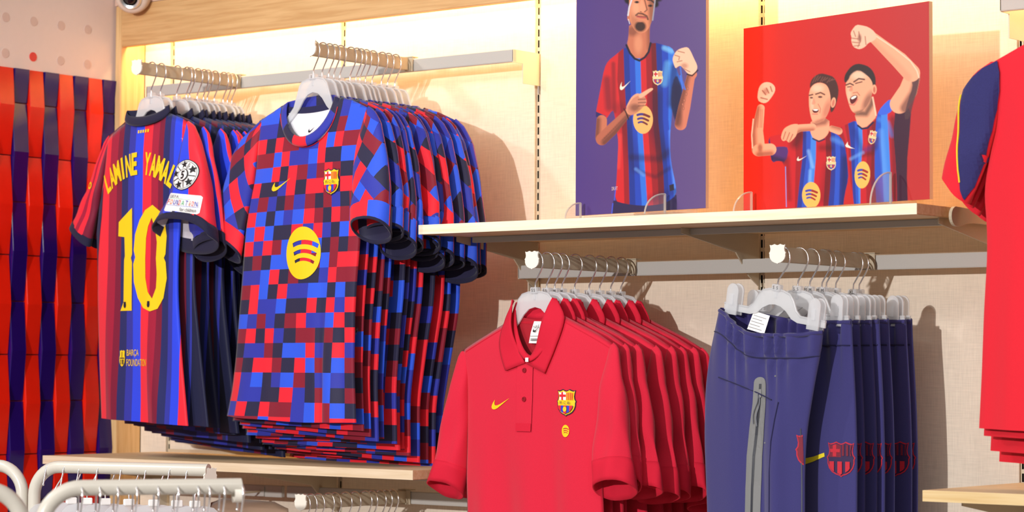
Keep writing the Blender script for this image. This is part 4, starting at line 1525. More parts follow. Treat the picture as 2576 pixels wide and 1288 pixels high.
class Waist(Torso):
    def ztop(self, a, front=True):
        p = self.topF if front else self.topB
        return np.interp(a, [q[0] for q in p], [q[1] for q in p])

    def depth(self, a, z, front=True):
        u = np.clip(self.U(a, z), -1, 1)
        e = np.clip(1 - np.abs(u) ** 2.2, 0, None) ** .6
        zz = np.clip((-.10 - z) / .35, 0, 1)
        T = self.T * (1.25 - .5 * zz)
        d = T * e
        band = np.clip((z + self.bandz + .06 * 0) / .01, 0, 1)
        wave = .0095 * np.sin(a * 190 + np.sin(a * 60) * 1.5) * self.gather
        top = self.ztop(a, front)
        inb = smoothstep((z - (top - .047)) / .006) * (1 - smoothstep((z - (top - .006)) / .005))
        d = d + e * inb * (.004 + wave) + e * (1 - smoothstep((top - z) / .005)) * .004
        lowg = smoothstep((top - .047 - z) / .01) * np.exp(-np.clip(top - .047 - z, 0, 1) / .05)
        d = d + e * wave * .8 * lowg
        if self.folds is not None:
            d = d + self.folds(u, z) * np.clip(1.0 - np.abs(u), 0, .12) / .12
        return d + self.lean * (-z) if front else -d * .9


def make_waist(front):
    if front:
        Lp = [(-.80, -.200), (-.519, -.197), (-.373, -.205), (-.28, -.203), (-.21, -.192), (-.157, -.178), (-.115, -.160), (-.05, -.158)]
        Rp = [(-.80, .050), (-.507, .051), (-.426, .051), (-.352, .056), (-.262, .075), (-.202, .090), (-.165, .097), (-.05, .098)]
        w = Waist(Lp, Rp, [(-.16, -.1), (.1, -.1)], None, [(-1, -.78), (1, -.78)], .022, lambda u, z: .012 * gauss(u, .55, .16) * np.clip((-.22 - z) / .2, 0, 1) - .008 * gauss(u, .22, .1) * np.clip((-.24 - z) / .12, 0, 1) + .004 * gauss(u, -.3, .3), lean=.0)
        w.topF = [(-.165, -.114), (-.145, -.120), (-.119, -.133), (-.095, -.148), (-.078, -.158), (-.05, -.165), (-.018, -.166), (.05, -.166), (.095, -.161), (.12, -.159)]
        w.topB = [(-.165, -.114), (-.08, -.126), (.0, -.139), (.08, -.152), (.12, -.159)]
    else:
        Lp = [(-.80, -.17), (-.373, -.17), (-.21, -.165), (-.157, -.15), (-.115, -.140), (-.05, -.138)]
        Rp = [(-.80, .128), (-.507, .132), (-.40, .133), (-.30, .130), (-.202, .124), (-.165, .121), (-.05, .121)]
        w = Waist(Lp, Rp, [(-.16, -.1), (.1, -.1)], None, [(-1, -.78), (1, -.78)], .012, lambda u, z: .006 * gauss(u, .55, .2) * np.clip((-.22 - z) / .2, 0, 1), lean=0)
        w.topF = [(-.165, -.132), (0, -.142), (.13, -.142)]
        w.topB = [(-.165, -.130), (0, -.138), (.13, -.140)]
    w.bandz, w.gather = 0, 1.0
    return w


JOG_F, JOG_B = make_waist(True), make_waist(False)


def badge_layers(cx, cz, w, h):
    T = lambda sh: xform(sh, cx, cz, w, h)
    Ls = [(*T(fill2d([shield(1.0)])), 0), (*T(fill2d([shield(.93)])), 2), (*T(fill2d([shield_part(.88, .06, 1, -1, 0)])), 1)]
    for x0, x1, z0, z1, mi in ((-.28, -.16, .08, .42, 0), (-.42, -.03, .2, .29, 0), (.05, .12, .1, .44, 1), (.2, .27, .1, .44, 1), (.34, .4, .1, .44, 1), (-.38, -.22, -.36, -.06, 0), (-.1, .06, -.47, -.06, 0), (.18, .34, -.36, -.06, 0)):
        p = shield_part(.88, z0, z1, x0, x1)
        if p:
            Ls.append((*T(fill2d([p])), mi))
    return Ls


def make_joggers(front):
    t = bpy.data.objects.new('jogging_trousers', None)
    t.empty_display_size = 0.05
    link(t)
    w = JOG_F if front else JOG_B
    body = torso_meshes('body', w, jog, t, nu=81 if front else 61, nz=80 if front else 60)
    bv = bvh_of([body])
    # seam under the waistband and hip seam as raised piping
    for nm, pts in (('waist_seam', [(a, float(np.interp(a, [q[0] for q in w.topF], [q[1] for q in w.topF])) - .047) for a in np.linspace(-.172 if front else -.14, .088 if front else .118, 28)]),
                    ('hip_seam', [(-.196, -.232), (-.15, -.25), (-.10, -.262), (-.05, -.278), (-.012, -.292)] if front else None)):
        if pts is None:
            continue
        P = []
        for a, z in pts:
            hit = bv.ray_cast(Vector((a, -.4, z)), Vector((0, 1, 0)))
            if hit[0] is not None:
                P.append((a, hit[0].y - .0013, z))
        if len(P) > 3:
            MB().tube(P, .0013, 6).build(nm, jog_dark, t, smooth=True)
    P = []
    for a in np.linspace(-.156 if front else -.136, .094 if front else .118, 40):
        z = float(np.interp(a, [q[0] for q in w.topF], [q[1] for q in w.topF])) - .004
        hit = bv.ray_cast(Vector((a, -.4, z)), Vector((0, 1, 0)))
        if hit[0] is not None:
            P.append((a, hit[0].y + .0012, z))
    MB().tube(P, .0042, 8).build('waist_edge', jog_rib, t, smooth=True)
    if front:
        c = [(-.041, -.262), (-.045, -.30), (-.053, -.345), (-.061, -.40), (-.065, -.46), (-.067, -.55), (-.067, -.70)]
        lft = [(x - .0125 - .003 * min(1, (-.262 - z) / .1), z) for x, z in c]
        rgt = [(x + .0125 + .003 * min(1, (-.262 - z) / .1), z) for x, z in c]
        cap = [(-.041 + .0125 * math.cos(R(a)), -.262 + .013 * math.sin(R(a))) for a in range(0, 181, 15)]
        zp = decal('zip_pocket', [(*fill2d([rgt[::-1] + cap[1:-1] + lft]), 0)], [zip_tape], t, bv, .0014, .008)
        decal('zip_teeth', [(*fill2d([[(x - .0022, z) for x, z in c[::-1]] + [(x + .0022, z) for x, z in c]]), 0)], [zip_teeth], zp, bv, .0022, .008)
        cords = MB()
        for dx in (0.0, .005):
            P = []
            for k in range(8):
                a, z = -.043 - dx * .5 - .010 * (k / 7) - dx * .8 * k / 7 + .002 * math.sin(k), -.285 - .058 * k / 7 + dx
                hit = bv.ray_cast(Vector((a, -.4, z)), Vector((0, 1, 0)))
                P.append((a, hit[0].y - .0040, z))
            cords.tube(P, .0013, 6)
        cords.build('zip_cord', mat('grey_zip_cord', lin(120, 122, 130), .5, noise=(900, .5, (1, 1, 1))), t, smooth=True)
        MB().box(-.045, -.0395, -.001, .0015, -.288, -.272, .0006).build('zip_pull', chrome, t).location.y = bv.ray_cast(Vector((-.042, -.4, -.28)), Vector((0, 1, 0)))[0].y - .003
        P = []
        for a, z in ((.006, -.296), (-.004, -.33), (-.012, -.37), (-.016, -.43), (-.018, -.52), (-.018, -.6)):
            P.append((a, bv.ray_cast(Vector((a, -.4, z)), Vector((0, 1, 0)))[0].y - .0003, z))
        MB().tube(P, .0014, 6).build('side_seam', jog_dark, t, smooth=True)
        for a, z in ((-.006, -.247), (-.035, -.374)):
            hit = bv.ray_cast(Vector((a, -.4, z)), Vector((0, 1, 0)))
            MB().lathe([(0, -.0012), (.0016, -.0012), (.002, 0)], 12, 'y', (a, hit[0].y, z)).build('eyelet', zip_tape, t)
        lb = MB().add([(-.080, 0.004, -.122), (-.036, 0.000, -.132), (-.040, -.012, -.167), (-.085, -.010, -.157)], [(0, 1, 2, 3)]).build('paper_label', tag_white, t)
        lt = []
        for k in range(5):
            x0, z0 = -.077 - .0012 * k, -.1295 - .0055 * k
            lt.append(([(x0, z0), (x0 + .034 - (k % 2) * .008, z0 - .0078 + (k % 2) * .0018), (x0 + .034 - (k % 2) * .008, z0 - .0090 + (k % 2) * .0018), (x0, z0 - .0013)], [(0, 1, 2, 3)], 0))
        decal('label_lines', lt, [mat('grey_ink', lin(150, 148, 150), .6, noise=(100, .05, (1, 1, 1)))], lb, bvh_of([lb]), .0006)
        T_ = lambda sh: xform(sh, .066, -.388, .060, .066)
        decal('club_badge', [(*T_(fill2d([shield_part(1.0, -1, 1, -1, -.26)])), 0), (*T_(fill2d([shield_part(.92, -1, 1, -1, -.26)])), 1)], [badge_red, badge_maroon, badge_navy], t, bv, .0012, .008, label='sliver of a red embroidered crest patch')
        decal('side_zip', [(*fill2d([[(.0462, -.345), (.0480, -.345), (.0475, -.70), (.0457, -.70)]]), 0)], [zip_teeth], t, bv, .0012, .01)
    else:
        decal('club_badge', badge_layers(.101, -.402, .058, .066), [badge_red, badge_maroon, badge_navy], t, bv, .0014, .012, label='red embroidered crest patch on the thigh')
        decal('tick_embroidery', [(*fill2d([[(-.03, -.409), (.0, -.406), (.040, -.3985), (.066, -.3905), (.067, -.3975), (.040, -.4075), (.0, -.419), (-.03, -.424)]]), 0)], [yellow_ink], t, bv, .0014, .012)
    return t


D_Y = [-0.4, -0.337, -0.294, -0.249, -0.233, -0.198, -0.13, -0.108]
jo_src = [make_joggers(True), make_joggers(False)]
for i, Y in enumerate(D_Y):
    s = 1.0 + 0.10 * (i / 7)
    t = jo_src[min(i, 1)] if i < 2 else copy_tree(jo_src[1])
    t.location = (0.9 + (rj.uniform(-.004, .004) if i else .004), Y, 1.785 + 0.14 * (s - 1))
    t.scale = (s, 1, 1 + (s - 1) * .5)
    rz = YR + (rj.uniform(-.03, .03) if i else 0)
    t.rotation_euler = (0, 0, rz)
    lab = 'front navy joggers with grey zip pocket and white waist label' if i == 0 else 'navy joggers with red thigh badge, %s on their rail' % order_words(i, 8)
    tag(t, lab, 'joggers', 'navy joggers on their rail')
    h = place_hanger('clip', 0.9, Y, 1.785, rz, 1, 'clear clip hanger of the navy joggers that are %s, joggers rail' % order_words(i, 8), 'clip hangers on the joggers rail', ry=R(9 if i == 0 else 4 - i * .4))
    SIZE_TEXT.append((h, ['S  S', 'S  S', 'M  M', 'M  M', 'L  L', 'L  L', 'XL', 'XL'][i]))

# ------------------------------------------------------------------ red and navy shirts at the right edge
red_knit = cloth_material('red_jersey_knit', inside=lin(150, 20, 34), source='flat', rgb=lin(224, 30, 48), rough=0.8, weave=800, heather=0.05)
navy_knit = cloth_material('navy_jersey_knit', source='flat', rgb=lin(46, 44, 100), rough=0.8, weave=500, heather=0.12)
er_L = [(-.84, -.198), (-.737, -.192), (-.616, -.187), (-.516, -.180), (-.459, -.181), (-.40, -.188), (-.33, -.172), (-.26, -.156), (-.19, -.172), (-.12, -.180)]
er_R = [(z, -a) for z, a in er_L]
er_t = Torso(er_L, er_R, [(-.180, -.174), (-.10, -.143), (0, -.122), (.10, -.143), (.180, -.174)], (0, .085, -.133, .08, 2.2), [(-1, -.828), (1, -.836)], .020, lambda u, z: .006 * gauss(u, -.6, .15) * np.clip((-.4 - z) / .3, 0, 1) + .002 * np.sin(u * 9), lean=.01)


def make_edge_shirt(front):
    t = bpy.data.objects.new('red_shirt', None)
    t.empty_display_size = 0.05
    link(t)
    body = torso_meshes('body', er_t, red_knit, t, nu=41, nz=40)
    Ol, Il = [(-.174, -.168), (-.205, -.185), (-.226, -.212), (-.240, -.26), (-.258, -.324), (-.270, -.372)], [(-.152, -.170), (-.149, -.224), (-.158, -.295), (-.180, -.355), (-.196, -.395), (-.214, -.424)]
    for sg in (1, -1):
        O_, I_ = [(a * sg, z) for a, z in Ol], [(a * sg, z) for a, z in Il]
        sl = sleeve_loft('sleeve', O_, I_, red_knit, t, [(0, .004), (.25, .016), (1, .022 if front else .014)], [(0, -.002), (.4, .009), (1, .012)], 0, 1, wob=.002)
        if sg == 1 and front:
            sb = bvh_of([sl, body])
            decal('navy_panel', [(*fill2d([[(-.222, -.216), (-.205, -.196), (-.184, -.179), (-.156, -.168), (-.149, -.19), (-.148, -.224), (-.159, -.295), (-.178, -.35), (-.197, -.395), (-.214, -.418), (-.218, -.40), (-.219, -.30)]]), 0)], [navy_knit], sl, sb, .004, .006, label='navy shoulder and sleeve panel')
            P = []
            for k in range(16):
                a, z = -.226 + .008 * k / 15, -.214 - .172 * k / 15
                hit = sb.ray_cast(Vector((a, -.4, z)), Vector((0, 1, 0)))
                if hit[0] is not None:
                    P.append((a, hit[0].y - .0045, z))
            MB().tube(P, .0016, 6).build('sleeve_piping', yellow_ink, sl, smooth=True)
    ring_collar('neckband', er_t, navy_rib, t, 0, .088, -.136, .08, .078, -.126, .07, .008, .016, .016)
    return t


er_src = [make_edge_shirt(True), make_edge_shirt(False)]
for i, (Y, s) in enumerate(((-.41, 1.0), (-.385, 1.02), (-.345, 1.06), (-.30, 1.09))):
    t = er_src[min(i, 1)] if i < 2 else copy_tree(er_src[1])
    t.location = (1.5, Y, 2.275 + .125 * (s - 1))
    t.scale = (s, 1, s)
    t.rotation_euler = (0, 0, YR)
    tag(t, 'red football shirt with navy sleeve panel and yellow piping at the right edge' if i == 0 else 'red shirt at the right edge, %s with only its hem showing' % order_words(i, 4), 'shirt', 'red shirts at the right edge')
    place_hanger('shirt', 1.5, Y, 2.275, YR, 1, 'clear hanger of the red shirt at the right edge, %s' % order_words(i, 4), 'hangers at the right edge')

# ------------------------------------------------------------------ bare hangers on the lowest rail
L_Y = [-0.415, -0.394, -0.369, -0.337, -0.316, -0.28, -0.249, -0.213, -0.192, -0.163, -0.143, -0.121]
for i, Y in enumerate(L_Y):
    place_hanger('shirt', -.325, Y, 1.2695, YR + rj.uniform(-.05, .05), 1, 'chrome hanger hook on the lowest rail, %s' % order_words(i, 12), 'hangers on the lowest rail')

taupe = cloth_material('taupe_fleece', source='flat', rgb=lin(158, 132, 112), rough=.9)
tp = thing('taupe_sweatshirt', 'taupe sweatshirt folded over beneath the lower shelf, left of the lowest rail', 'sweatshirt', (-.66, -.25, 1.36), YR)
tq = Torso([(-.6, -.17), (-.2, -.165), (-.12, -.15)], [(-.6, .17), (-.2, .165), (-.12, .15)], [(-.15, -.135), (-.1, -.122), (.1, -.122), (.15, -.135)], None, [(-1, -.5), (1, -.5)], .03, lambda u, z: .008 * np.sin(u * 7), tlen=.05)
torso_meshes('body', tq, taupe, tp, nu=31, nz=24)

for h, s_ in SIZE_TEXT:
    size_text(h, s_)

# ------------------------------------------------------------------ printed posters and their acrylic stands


def seg_dist(X, Y, x0, y0, x1, y1):
    dx, dy = x1 - x0, y1 - y0
    t = np.clip(((X - x0) * dx + (Y - y0) * dy) / (dx * dx + dy * dy + 1e-9), 0, 1)
    return np.hypot(X - x0 - t * dx, Y - y0 - t * dy), t


class Canvas:
    """a photo print painted in its own drawing coordinates on the grid of the board"""

    def __init__(self, corners, nu, nv, bg):
        (x0, y0), (x1, y1), (x2, y2), (x3, y3) = corners       # top-left, top-right, bottom-right, bottom-left
        # homography of the drawing frame
        src = [(0, 0), (1, 0), (1, 1), (0, 1)]
        M, b = [], []
        for (u, v), (x, y) in zip(src, corners):
            M.append([u, v, 1, 0, 0, 0, -u * x, -v * x]); b.append(x)
            M.append([0, 0, 0, u, v, 1, -u * y, -v * y]); b.append(y)
        h = np.linalg.solve(np.array(M), np.array(b))
        u, v = np.meshgrid(np.linspace(0, 1, nu), np.linspace(0, 1, nv))
        d = h[6] * u + h[7] * v + 1
        self.X, self.Y = (h[0] * u + h[1] * v + h[2]) / d, (h[3] * u + h[4] * v + h[5]) / d
        self.u, self.v = u, v
        self.C = np.ones((nv, nu, 3)) * np.array(bg)

    def blend(self, m, col, a=1.0):
        m = (np.clip(m, 0, 1) * a)[..., None]
        self.C = self.C * (1 - m) + np.array(col) * m

    def pmask(self, pts, soft=0.8, smooth=0):
        P = np.array(pts, float)
        for _ in range(smooth):
            Q = np.roll(P, -1, 0)
            P = np.stack([P * .75 + Q * .25, P * .25 + Q * .75], 1).reshape(-1, 2)
        inside = np.zeros(self.X.shape, bool)
        dist = np.full(self.X.shape, 1e9)
        x0, y0 = P.min(0) - 4; x1, y1 = P.max(0) + 4
        box = (self.X > x0) & (self.X < x1) & (self.Y > y0) & (self.Y < y1)
        X, Y = self.X[box], self.Y[box]
        ins = np.zeros(X.shape, bool)
        dd = np.full(X.shape, 1e9)
        n = len(P)
        for i in range(n):
            (ax, ay), (bx, by) = P[i], P[(i + 1) % n]
            c = ((ay > Y) != (by > Y)) & (X < (bx - ax) * (Y - ay) / (by - ay + 1e-12) + ax)
            ins ^= c
            dd = np.minimum(dd, seg_dist(X, Y, ax, ay, bx, by)[0])
        m = np.zeros(self.X.shape)
        m[box] = np.clip(0.5 + np.where(ins, dd, -dd) / (2 * soft), 0, 1)
        return m

    def poly(self, pts, col, soft=0.8, a=1.0, smooth=0, within=None):
        m = self.pmask(pts, soft, smooth)
        if within is not None:
            m = m * within
        self.blend(m, col, a)
        return m

    def ell(self, cx, cy, rx, ry, col, soft=0.12, a=1.0, rot=0.0, within=None):
        c, s = math.cos(R(rot)), math.sin(R(rot))
        dx, dy = self.X - cx, self.Y - cy
        r = np.hypot((c * dx + s * dy) / rx, (-s * dx + c * dy) / ry)
        m = np.clip((1 - r) / soft + .5, 0, 1)
        if within is not None:
            m = m * within
        self.blend(m, col, a)
        return m

    def line(self, pts, w, col, a=1.0, soft=0.8, within=None):
        ws = w if isinstance(w, (list, tuple)) else [w] * len(pts)
        m = np.zeros(self.X.shape)
        for (p, q, r0, r1) in zip(pts[:-1], pts[1:], ws[:-1], ws[1:]):
            d, t = seg_dist(self.X, self.Y, *p, *q)
            m = np.maximum(m, np.clip(.5 + ((r0 + (r1 - r0) * t) - d) / (2 * soft), 0, 1))
        if within is not None:
            m = m * within
        self.blend(m, col, a)
        return m

    def limb(self, pts, w, lit, dark, side=1):
        """arm: flesh tone shaded across its width"""
        m = self.line(pts, w, lit)
        ws = w if isinstance(w, (list, tuple)) else [w] * len(pts)
        off = []
        for k, (x, y) in enumerate(pts):
            p, q = pts[max(k - 1, 0)], pts[min(k + 1, len(pts) - 1)]
            L = math.hypot(q[0] - p[0], q[1] - p[1]) + 1e-6
            off.append((x - side * (q[1] - p[1]) / L * ws[k] * .75, y + side * (q[0] - p[0]) / L * ws[k] * .75))
        self.line(off, [q * .55 for q in ws], dark, a=.75, soft=5, within=m)
        return m

    def stripes(self, mask, rows, cols):
        """vertical stripes whose edges follow rows of (y, [x...])"""
        ys_ = [r[0] for r in rows]
        xs_ = np.array([r[1] for r in rows], float)
        layer = np.ones(self.X.shape + (3,)) * np.array(cols[0])
        for k in range(xs_.shape[1]):
            t = np.clip((self.X - np.interp(self.Y, ys_, xs_[:, k])) / 2.2 + .5, 0, 1)[..., None]
            layer = layer * (1 - t) + np.array(cols[min(k + 1, len(cols) - 1)]) * t
        rib = 1 + .05 * np.sin(self.X * 2.1)[..., None]
        m = mask[..., None]
        self.C = self.C * (1 - m) + layer * rib * m

    def crest(self, cx, cy, w, h, rot=0, a=1.0):
        c, s = math.cos(R(rot)), math.sin(R(rot))
        T = lambda lp: [(cx + c * x * w + s * z * h, cy + s * x * w - c * z * h) for x, z in lp]
        self.poly(T(shield(1.0)), lin(232, 206, 150), .6, a)
        self.poly(T(shield_part(.84, .1, 1, -1, 0)), lin(236, 216, 200), .5, a)
        for lp, col in ((shield_part(.84, .1, 1, -.26, -.14), (200, 40, 50)), (shield_part(.84, .2, .31, -1, 0), (200, 40, 50)), (shield_part(.84, -1, -.08), (60, 70, 160)), (shield_part(.84, -1, -.08, -.3, -.14), (190, 50, 60)), (shield_part(.84, -1, -.08, .14, .3), (190, 50, 60))):
            self.poly(T(lp), lin(*col), .5, a)
        for k in range(3):
            self.poly(T(shield_part(.84, .1, .37, .06 + k * .12, .12 + k * .12)), lin(200, 60, 50), .4, a)
        self.ell(cx, cy + .2 * h, .09 * w, .09 * h, lin(230, 190, 110), .3, a)

    def tick(self, x0, y0, x1, y1, col):
        V = [(1.0, 0.45), (0.72, 0.32), (0.48, 0.215), (0.32, 0.165), (0.23, 0.165), (0.185, 0.20), (0.175, 0.27), (0.20, 0.40), (0.10, 0.29), (0.04, 0.19), (0.015, 0.11), (0.04, 0.04), (0.11, 0.005), (0.21, 0.005), (0.34, 0.05), (0.65, 0.235)]
        self.poly([(x0 + (x1 - x0) * a, y1 + (y0 - y1) * b / .45) for a, b in V], col, .6)

    def roundel(self, cx, cy, rx, ry, col, slots, rot=0):
        self.ell(cx, cy, rx, ry, col, .05, rot=rot)
        for k, (dy, w_, x0, x1) in enumerate(((-.34, .085, -.55, .62), (-.06, .075, -.5, .52), (.2, .065, -.45, .4))):
            pts = [(cx + rx * x, cy + ry * (dy - .13 * math.cos((x - x0) / (x1 - x0) * PI * .9 - PI * .30) + .10)) for x in np.linspace(x0, x1, 8)]
            h = len(pts) // 2
            self.line(pts[:h + 1], ry * w_, slots[0], soft=.7)
            self.line(pts[h:], ry * w_, slots[1], soft=.7)


def poster(label, cv, P0, dirx, width, height, thick, base):
    """board standing on the shelf: print on its face, cut edges and back plain"""
    rz = math.atan2(dirx[1], dirx[0])
    t = thing('photo_poster', label, 'poster', (P0[0], P0[1], P0[2]), rz, 'photo posters on the upper shelf')
    MB().box(0, width, 0.0004, thick, 0, height).build('board', mat('poster_board_edge', lin(232, 190, 150), .7, noise=(200, .04, (1, 1, 1))), t)
    nv, nu, _ = cv.C.shape
    U, V = np.meshgrid(np.linspace(0, width, nu), np.linspace(height, 0, nv))
    verts = np.stack([U, np.zeros_like(U), V], -1).reshape(-1, 3)
    i = np.arange(nv - 1)[:, None] * nu
    k = np.arange(nu - 1)[None]
    F = np.stack([i + k, i + nu + k, i + nu + k + 1, i + k + 1], -1).reshape(-1, 4)
    me = bpy.data.meshes.new('printed_picture')
    me.vertices.add(len(verts))
    me.vertices.foreach_set('co', verts.astype(np.float32).reshape(-1))
    me.loops.add(len(F) * 4)
    me.loops.foreach_set('vertex_index', F.astype(np.int32).reshape(-1))
    me.polygons.add(len(F))
    me.polygons.foreach_set('loop_start', np.arange(0, len(F) * 4, 4, dtype=np.int32))
    me.update(calc_edges=True)
    at = me.attributes.new('picture', 'FLOAT_COLOR', 'POINT')
    c4 = np.ones((len(verts), 4), np.float32)
    c4[:, :3] = cv.C.reshape(-1, 3)
    at.data.foreach_set('color', c4.reshape(-1))
    if 'printed_picture' not in MATS:
        m = bpy.data.materials.new('printed_picture')
        m.use_nodes = True
        b = m.node_tree.nodes['Principled BSDF']
        b.inputs['Roughness'].default_value = .42
        b.inputs['Specular IOR Level'].default_value = .5
        an = m.node_tree.nodes.new('ShaderNodeAttribute')
        an.attribute_name = 'picture'
        m.node_tree.links.new(an.outputs['Color'], b.inputs['Base Color'])
        MATS['printed_picture'] = m
    me.materials.append(MATS['printed_picture'])
    link(bpy.data.objects.new('printed_picture', me), t)
    return t


def acrylic_stand(label, P0, rz, base_w, fins, hbase, depth=.105):
    t = thing('acrylic_stand', label, 'sign holder', P0, rz, 'acrylic poster stands')
    MB().box(0.0, base_w, -.07, .03, 0.0005, .004, .0006).build('base_plate', acrylic, t)
    for x, h, l in fins:
        loop = [(-.004, .004), (-.004, h)] + [(-.004 - l * math.sin(R(a)), .004 + (h - .004) * math.cos(R(a))) for a in range(10, 91, 10)]
        MB().prism(loop, x - .002, x + .002, 'yz').build('fin', acrylic, t)
        rim = [(x, p[0], p[1]) for p in loop[1:]]
        MB().tube(rim, .0018, 6).build('fin_edge', acrylic_edge, t, smooth=True)
        MB().box(x - .0022, x + .0022, -.006, -.003, .004, h).build('fin_post', acrylic_edge, t)
    return t


SKIN_D, SKIN_DD = lin(196, 112, 82), lin(84, 44, 38)
c1 = Canvas(((1450.4, -120.4), (1776.1, -177.2), (1776.5, 523.3), (1447.9, 543.2)), 270, 520, lin(82, 58, 122))
c1.blend(np.clip((c1.X - 1560) / 260, 0, 1), lin(104, 84, 130), .7)  # pale sheen painted into the violet ground towards the right
c1.blend(np.clip((1520 - c1.X) / 100, 0, 1), lin(62, 48, 128), .5)
J1 = (lin(204, 34, 40), lin(150, 24, 34), lin(108, 20, 32), lin(28, 50, 140), lin(34, 66, 176), lin(48, 110, 214))
# shorts, dark far sleeve
c1.poly([(1543, 505), (1540, 560), (1705, 560), (1703, 490)], lin(44, 34, 74))
body1 = c1.pmask([(1571, 118), (1551, 136), (1530, 152), (1520, 172), (1512, 215), (1503, 262), (1500, 278), (1499, 292), (1523, 303), (1541, 275), (1546, 285), (1552, 330), (1556, 356), (1554, 400), (1551, 460), (1547, 505), (1570, 512), (1605, 517), (1640, 517), (1676, 511), (1703, 490), (1700, 460), (1692, 425), (1687, 390), (1686, 340), (1690, 300), (1693, 268), (1710, 325), (1716, 280), (1722, 226), (1714, 205), (1703, 175), (1696, 150), (1699, 135), (1690, 118), (1668, 112), (1646, 106)], .8, 1)
c1.stripes(body1, [(100, [1545, 1557, 1568, 1582, 1596, 1610, 1624, 1638, 1650, 1664, 1680]), (200, [1535, 1553, 1571, 1585, 1599, 1613, 1627, 1641, 1654, 1668, 1683]), (300, [1552, 1564, 1577, 1590, 1602, 1615, 1629, 1643, 1656, 1668, 1682]), (420, [1558, 1569, 1582, 1596, 1609, 1623, 1638, 1654, 1669, 1680, 1692]), (510, [1561, 1571, 1584, 1599, 1615, 1629, 1644, 1658, 1673, 1684, 1697])],
           [J1[0], J1[0], J1[1], J1[3], J1[4], J1[5], J1[0], J1[1], J1[2], J1[3], J1[4], J1[5]])
c1.poly([(1499, 280), (1524, 291), (1524, 304), (1499, 293)], lin(40, 36, 96), .8, 1)
for pts, w_, col, a in (([(1527, 200), (1532, 270)], 9, (40, 20, 40), .55), ([(1543, 160), (1546, 280)], 5, (60, 16, 30), .5), ([(1560, 270), (1600, 420)], 14, (30, 14, 30), .35), ([(1590, 395), (1660, 400), (1684, 380)], 8, (30, 12, 40), .5), ([(1605, 430), (1650, 445), (1690, 420)], 5, (30, 12, 40), .45), ([(1650, 240), (1650, 330), (1670, 390)], 14, (30, 14, 50), .5), ([(1697, 170), (1690, 260)], 10, (20, 24, 70), .65), ([(1706, 220), (1705, 300)], 12, (24, 22, 56), .85), ([(1640, 500), (1700, 480)], 10, (30, 14, 50), .4), ([(1560, 340), (1556, 420)], 5, (255, 90, 80), .25), ([(1620, 440), (1600, 425)], 4, (120, 170, 250), .4), ([(1686, 330), (1690, 400), (1698, 470)], 4, (90, 140, 240), .6), ([(1672, 120), (1690, 128)], 6, (130, 200, 240), .6), ([(1680, 160), (1672, 210)], 8, (110, 190, 235), .4)):
    c1.line(pts, w_, lin(*col), a, soft=w_ * .6, within=body1)
c1.poly([(1692, 205), (1703, 186), (1712, 210), (1718, 232), (1716, 290), (1711, 326), (1697, 300), (1687, 262)], lin(30, 26, 62), 2.0, .9, 1)
c1.line([(1712, 190), (1718, 222)], 1.6, lin(70, 120, 230), .9)
# neck and head
neck = c1.poly([(1583, 55), (1581, 95), (1577, 110), (1583, 128), (1593, 145), (1612, 147), (1628, 136), (1635, 110), (1634, 88), (1636, 55)], SKIN_D, 1.0, smooth=1)
c1.line([(1576, 113), (1585, 133), (1597, 147), (1609, 152), (1622, 144), (1632, 130), (1637, 108)], 2.6, lin(24, 22, 44))
c1.ell(1592, 78, 16, 12, SKIN_DD, .8, .55, within=neck)
c1.line([(1632, 70), (1634, 120)], 5, SKIN_DD, .55, 5, within=neck)
c1.ell(1606, 110, 10, 24, lin(236, 160, 120), .9, .5, within=neck)
for k in range(46):
    a = k * 2.399
    r = 6 + (k % 5)
    c1.ell(1617 + 49 * math.cos(a) * (.75 + .25 * ((k * 7) % 5) / 5), -32 + 62 * math.sin(a) * (.8 + .2 * ((k * 3) % 4) / 4), r, r, lin(30, 20, 26), .6)
c1.ell(1617, -36, 40, 60, lin(30, 20, 26), .2)
face = c1.poly([(1588, -60), (1583, -10), (1582, 20), (1580, 42), (1584, 52), (1591, 66), (1599, 78), (1611, 84), (1625, 80), (1634, 68), (1640, 52), (1645, 30), (1648, 0), (1646, -60), (1620, -80)], lin(214, 132, 96), 1.0, smooth=1)
c1.ell(1641, 20, 9, 60, SKIN_DD, .9, .6, within=face)
c1.ell(1596, 52, 8, 22, SKIN_DD, 1.0, .25, within=face)
c1.ell(1600, 20, 10, 20, lin(250, 180, 140), 1.0, .5, within=face)
c1.ell(1581, 44, 3.2, 8, SKIN_D)
c1.ell(1611, 66, 14, 13, lin(34, 22, 26), .45, .95, within=face)
c1.line([(1600, 38), (1606, 33), (1616, 34), (1627, 40), (1630, 48)], 2.2, lin(60, 32, 30), .8)
c1.line([(1603, 41), (1612, 43), (1624, 44)], 2.4, lin(186, 84, 78), .95)
c1.line([(1604, 40), (1613, 40.5), (1625, 42)], .8, lin(70, 26, 30), .9)
c1.ell(1611, 52, 8, 3, lin(206, 128, 98), .8, .8, within=face)
c1.poly([(1613, -6), (1618, 2), (1624, 20), (1626, 27), (1618, 30), (1611, 28), (1609, 20)], lin(232, 156, 118), 1.6, .8, 1)
c1.line([(1622, 0), (1628, 24), (1622, 29)], 1.6, SKIN_DD, .7)
c1.ell(1612, 29, 2.4, 1.2, SKIN_DD, .5, .8)
for ex, ey in ((1602, 5), (1636, 14)):
    c1.ell(ex, ey, 6, 3, lin(60, 32, 30), .5, .9)
    c1.ell(ex + .5, ey, 2.4, 2.2, lin(16, 12, 14), .4)
c1.line([(1594, -8), (1604, -10), (1612, -6)], 2.2, lin(40, 24, 26), .9)
c1.line([(1629, -1), (1638, 0), (1645, 6)], 2.2, lin(40, 24, 26), .9)
c1.line([(1599, -30), (1590, -4), (1583, 18), (1580, 38)], 2.0, lin(210, 206, 214), .95)
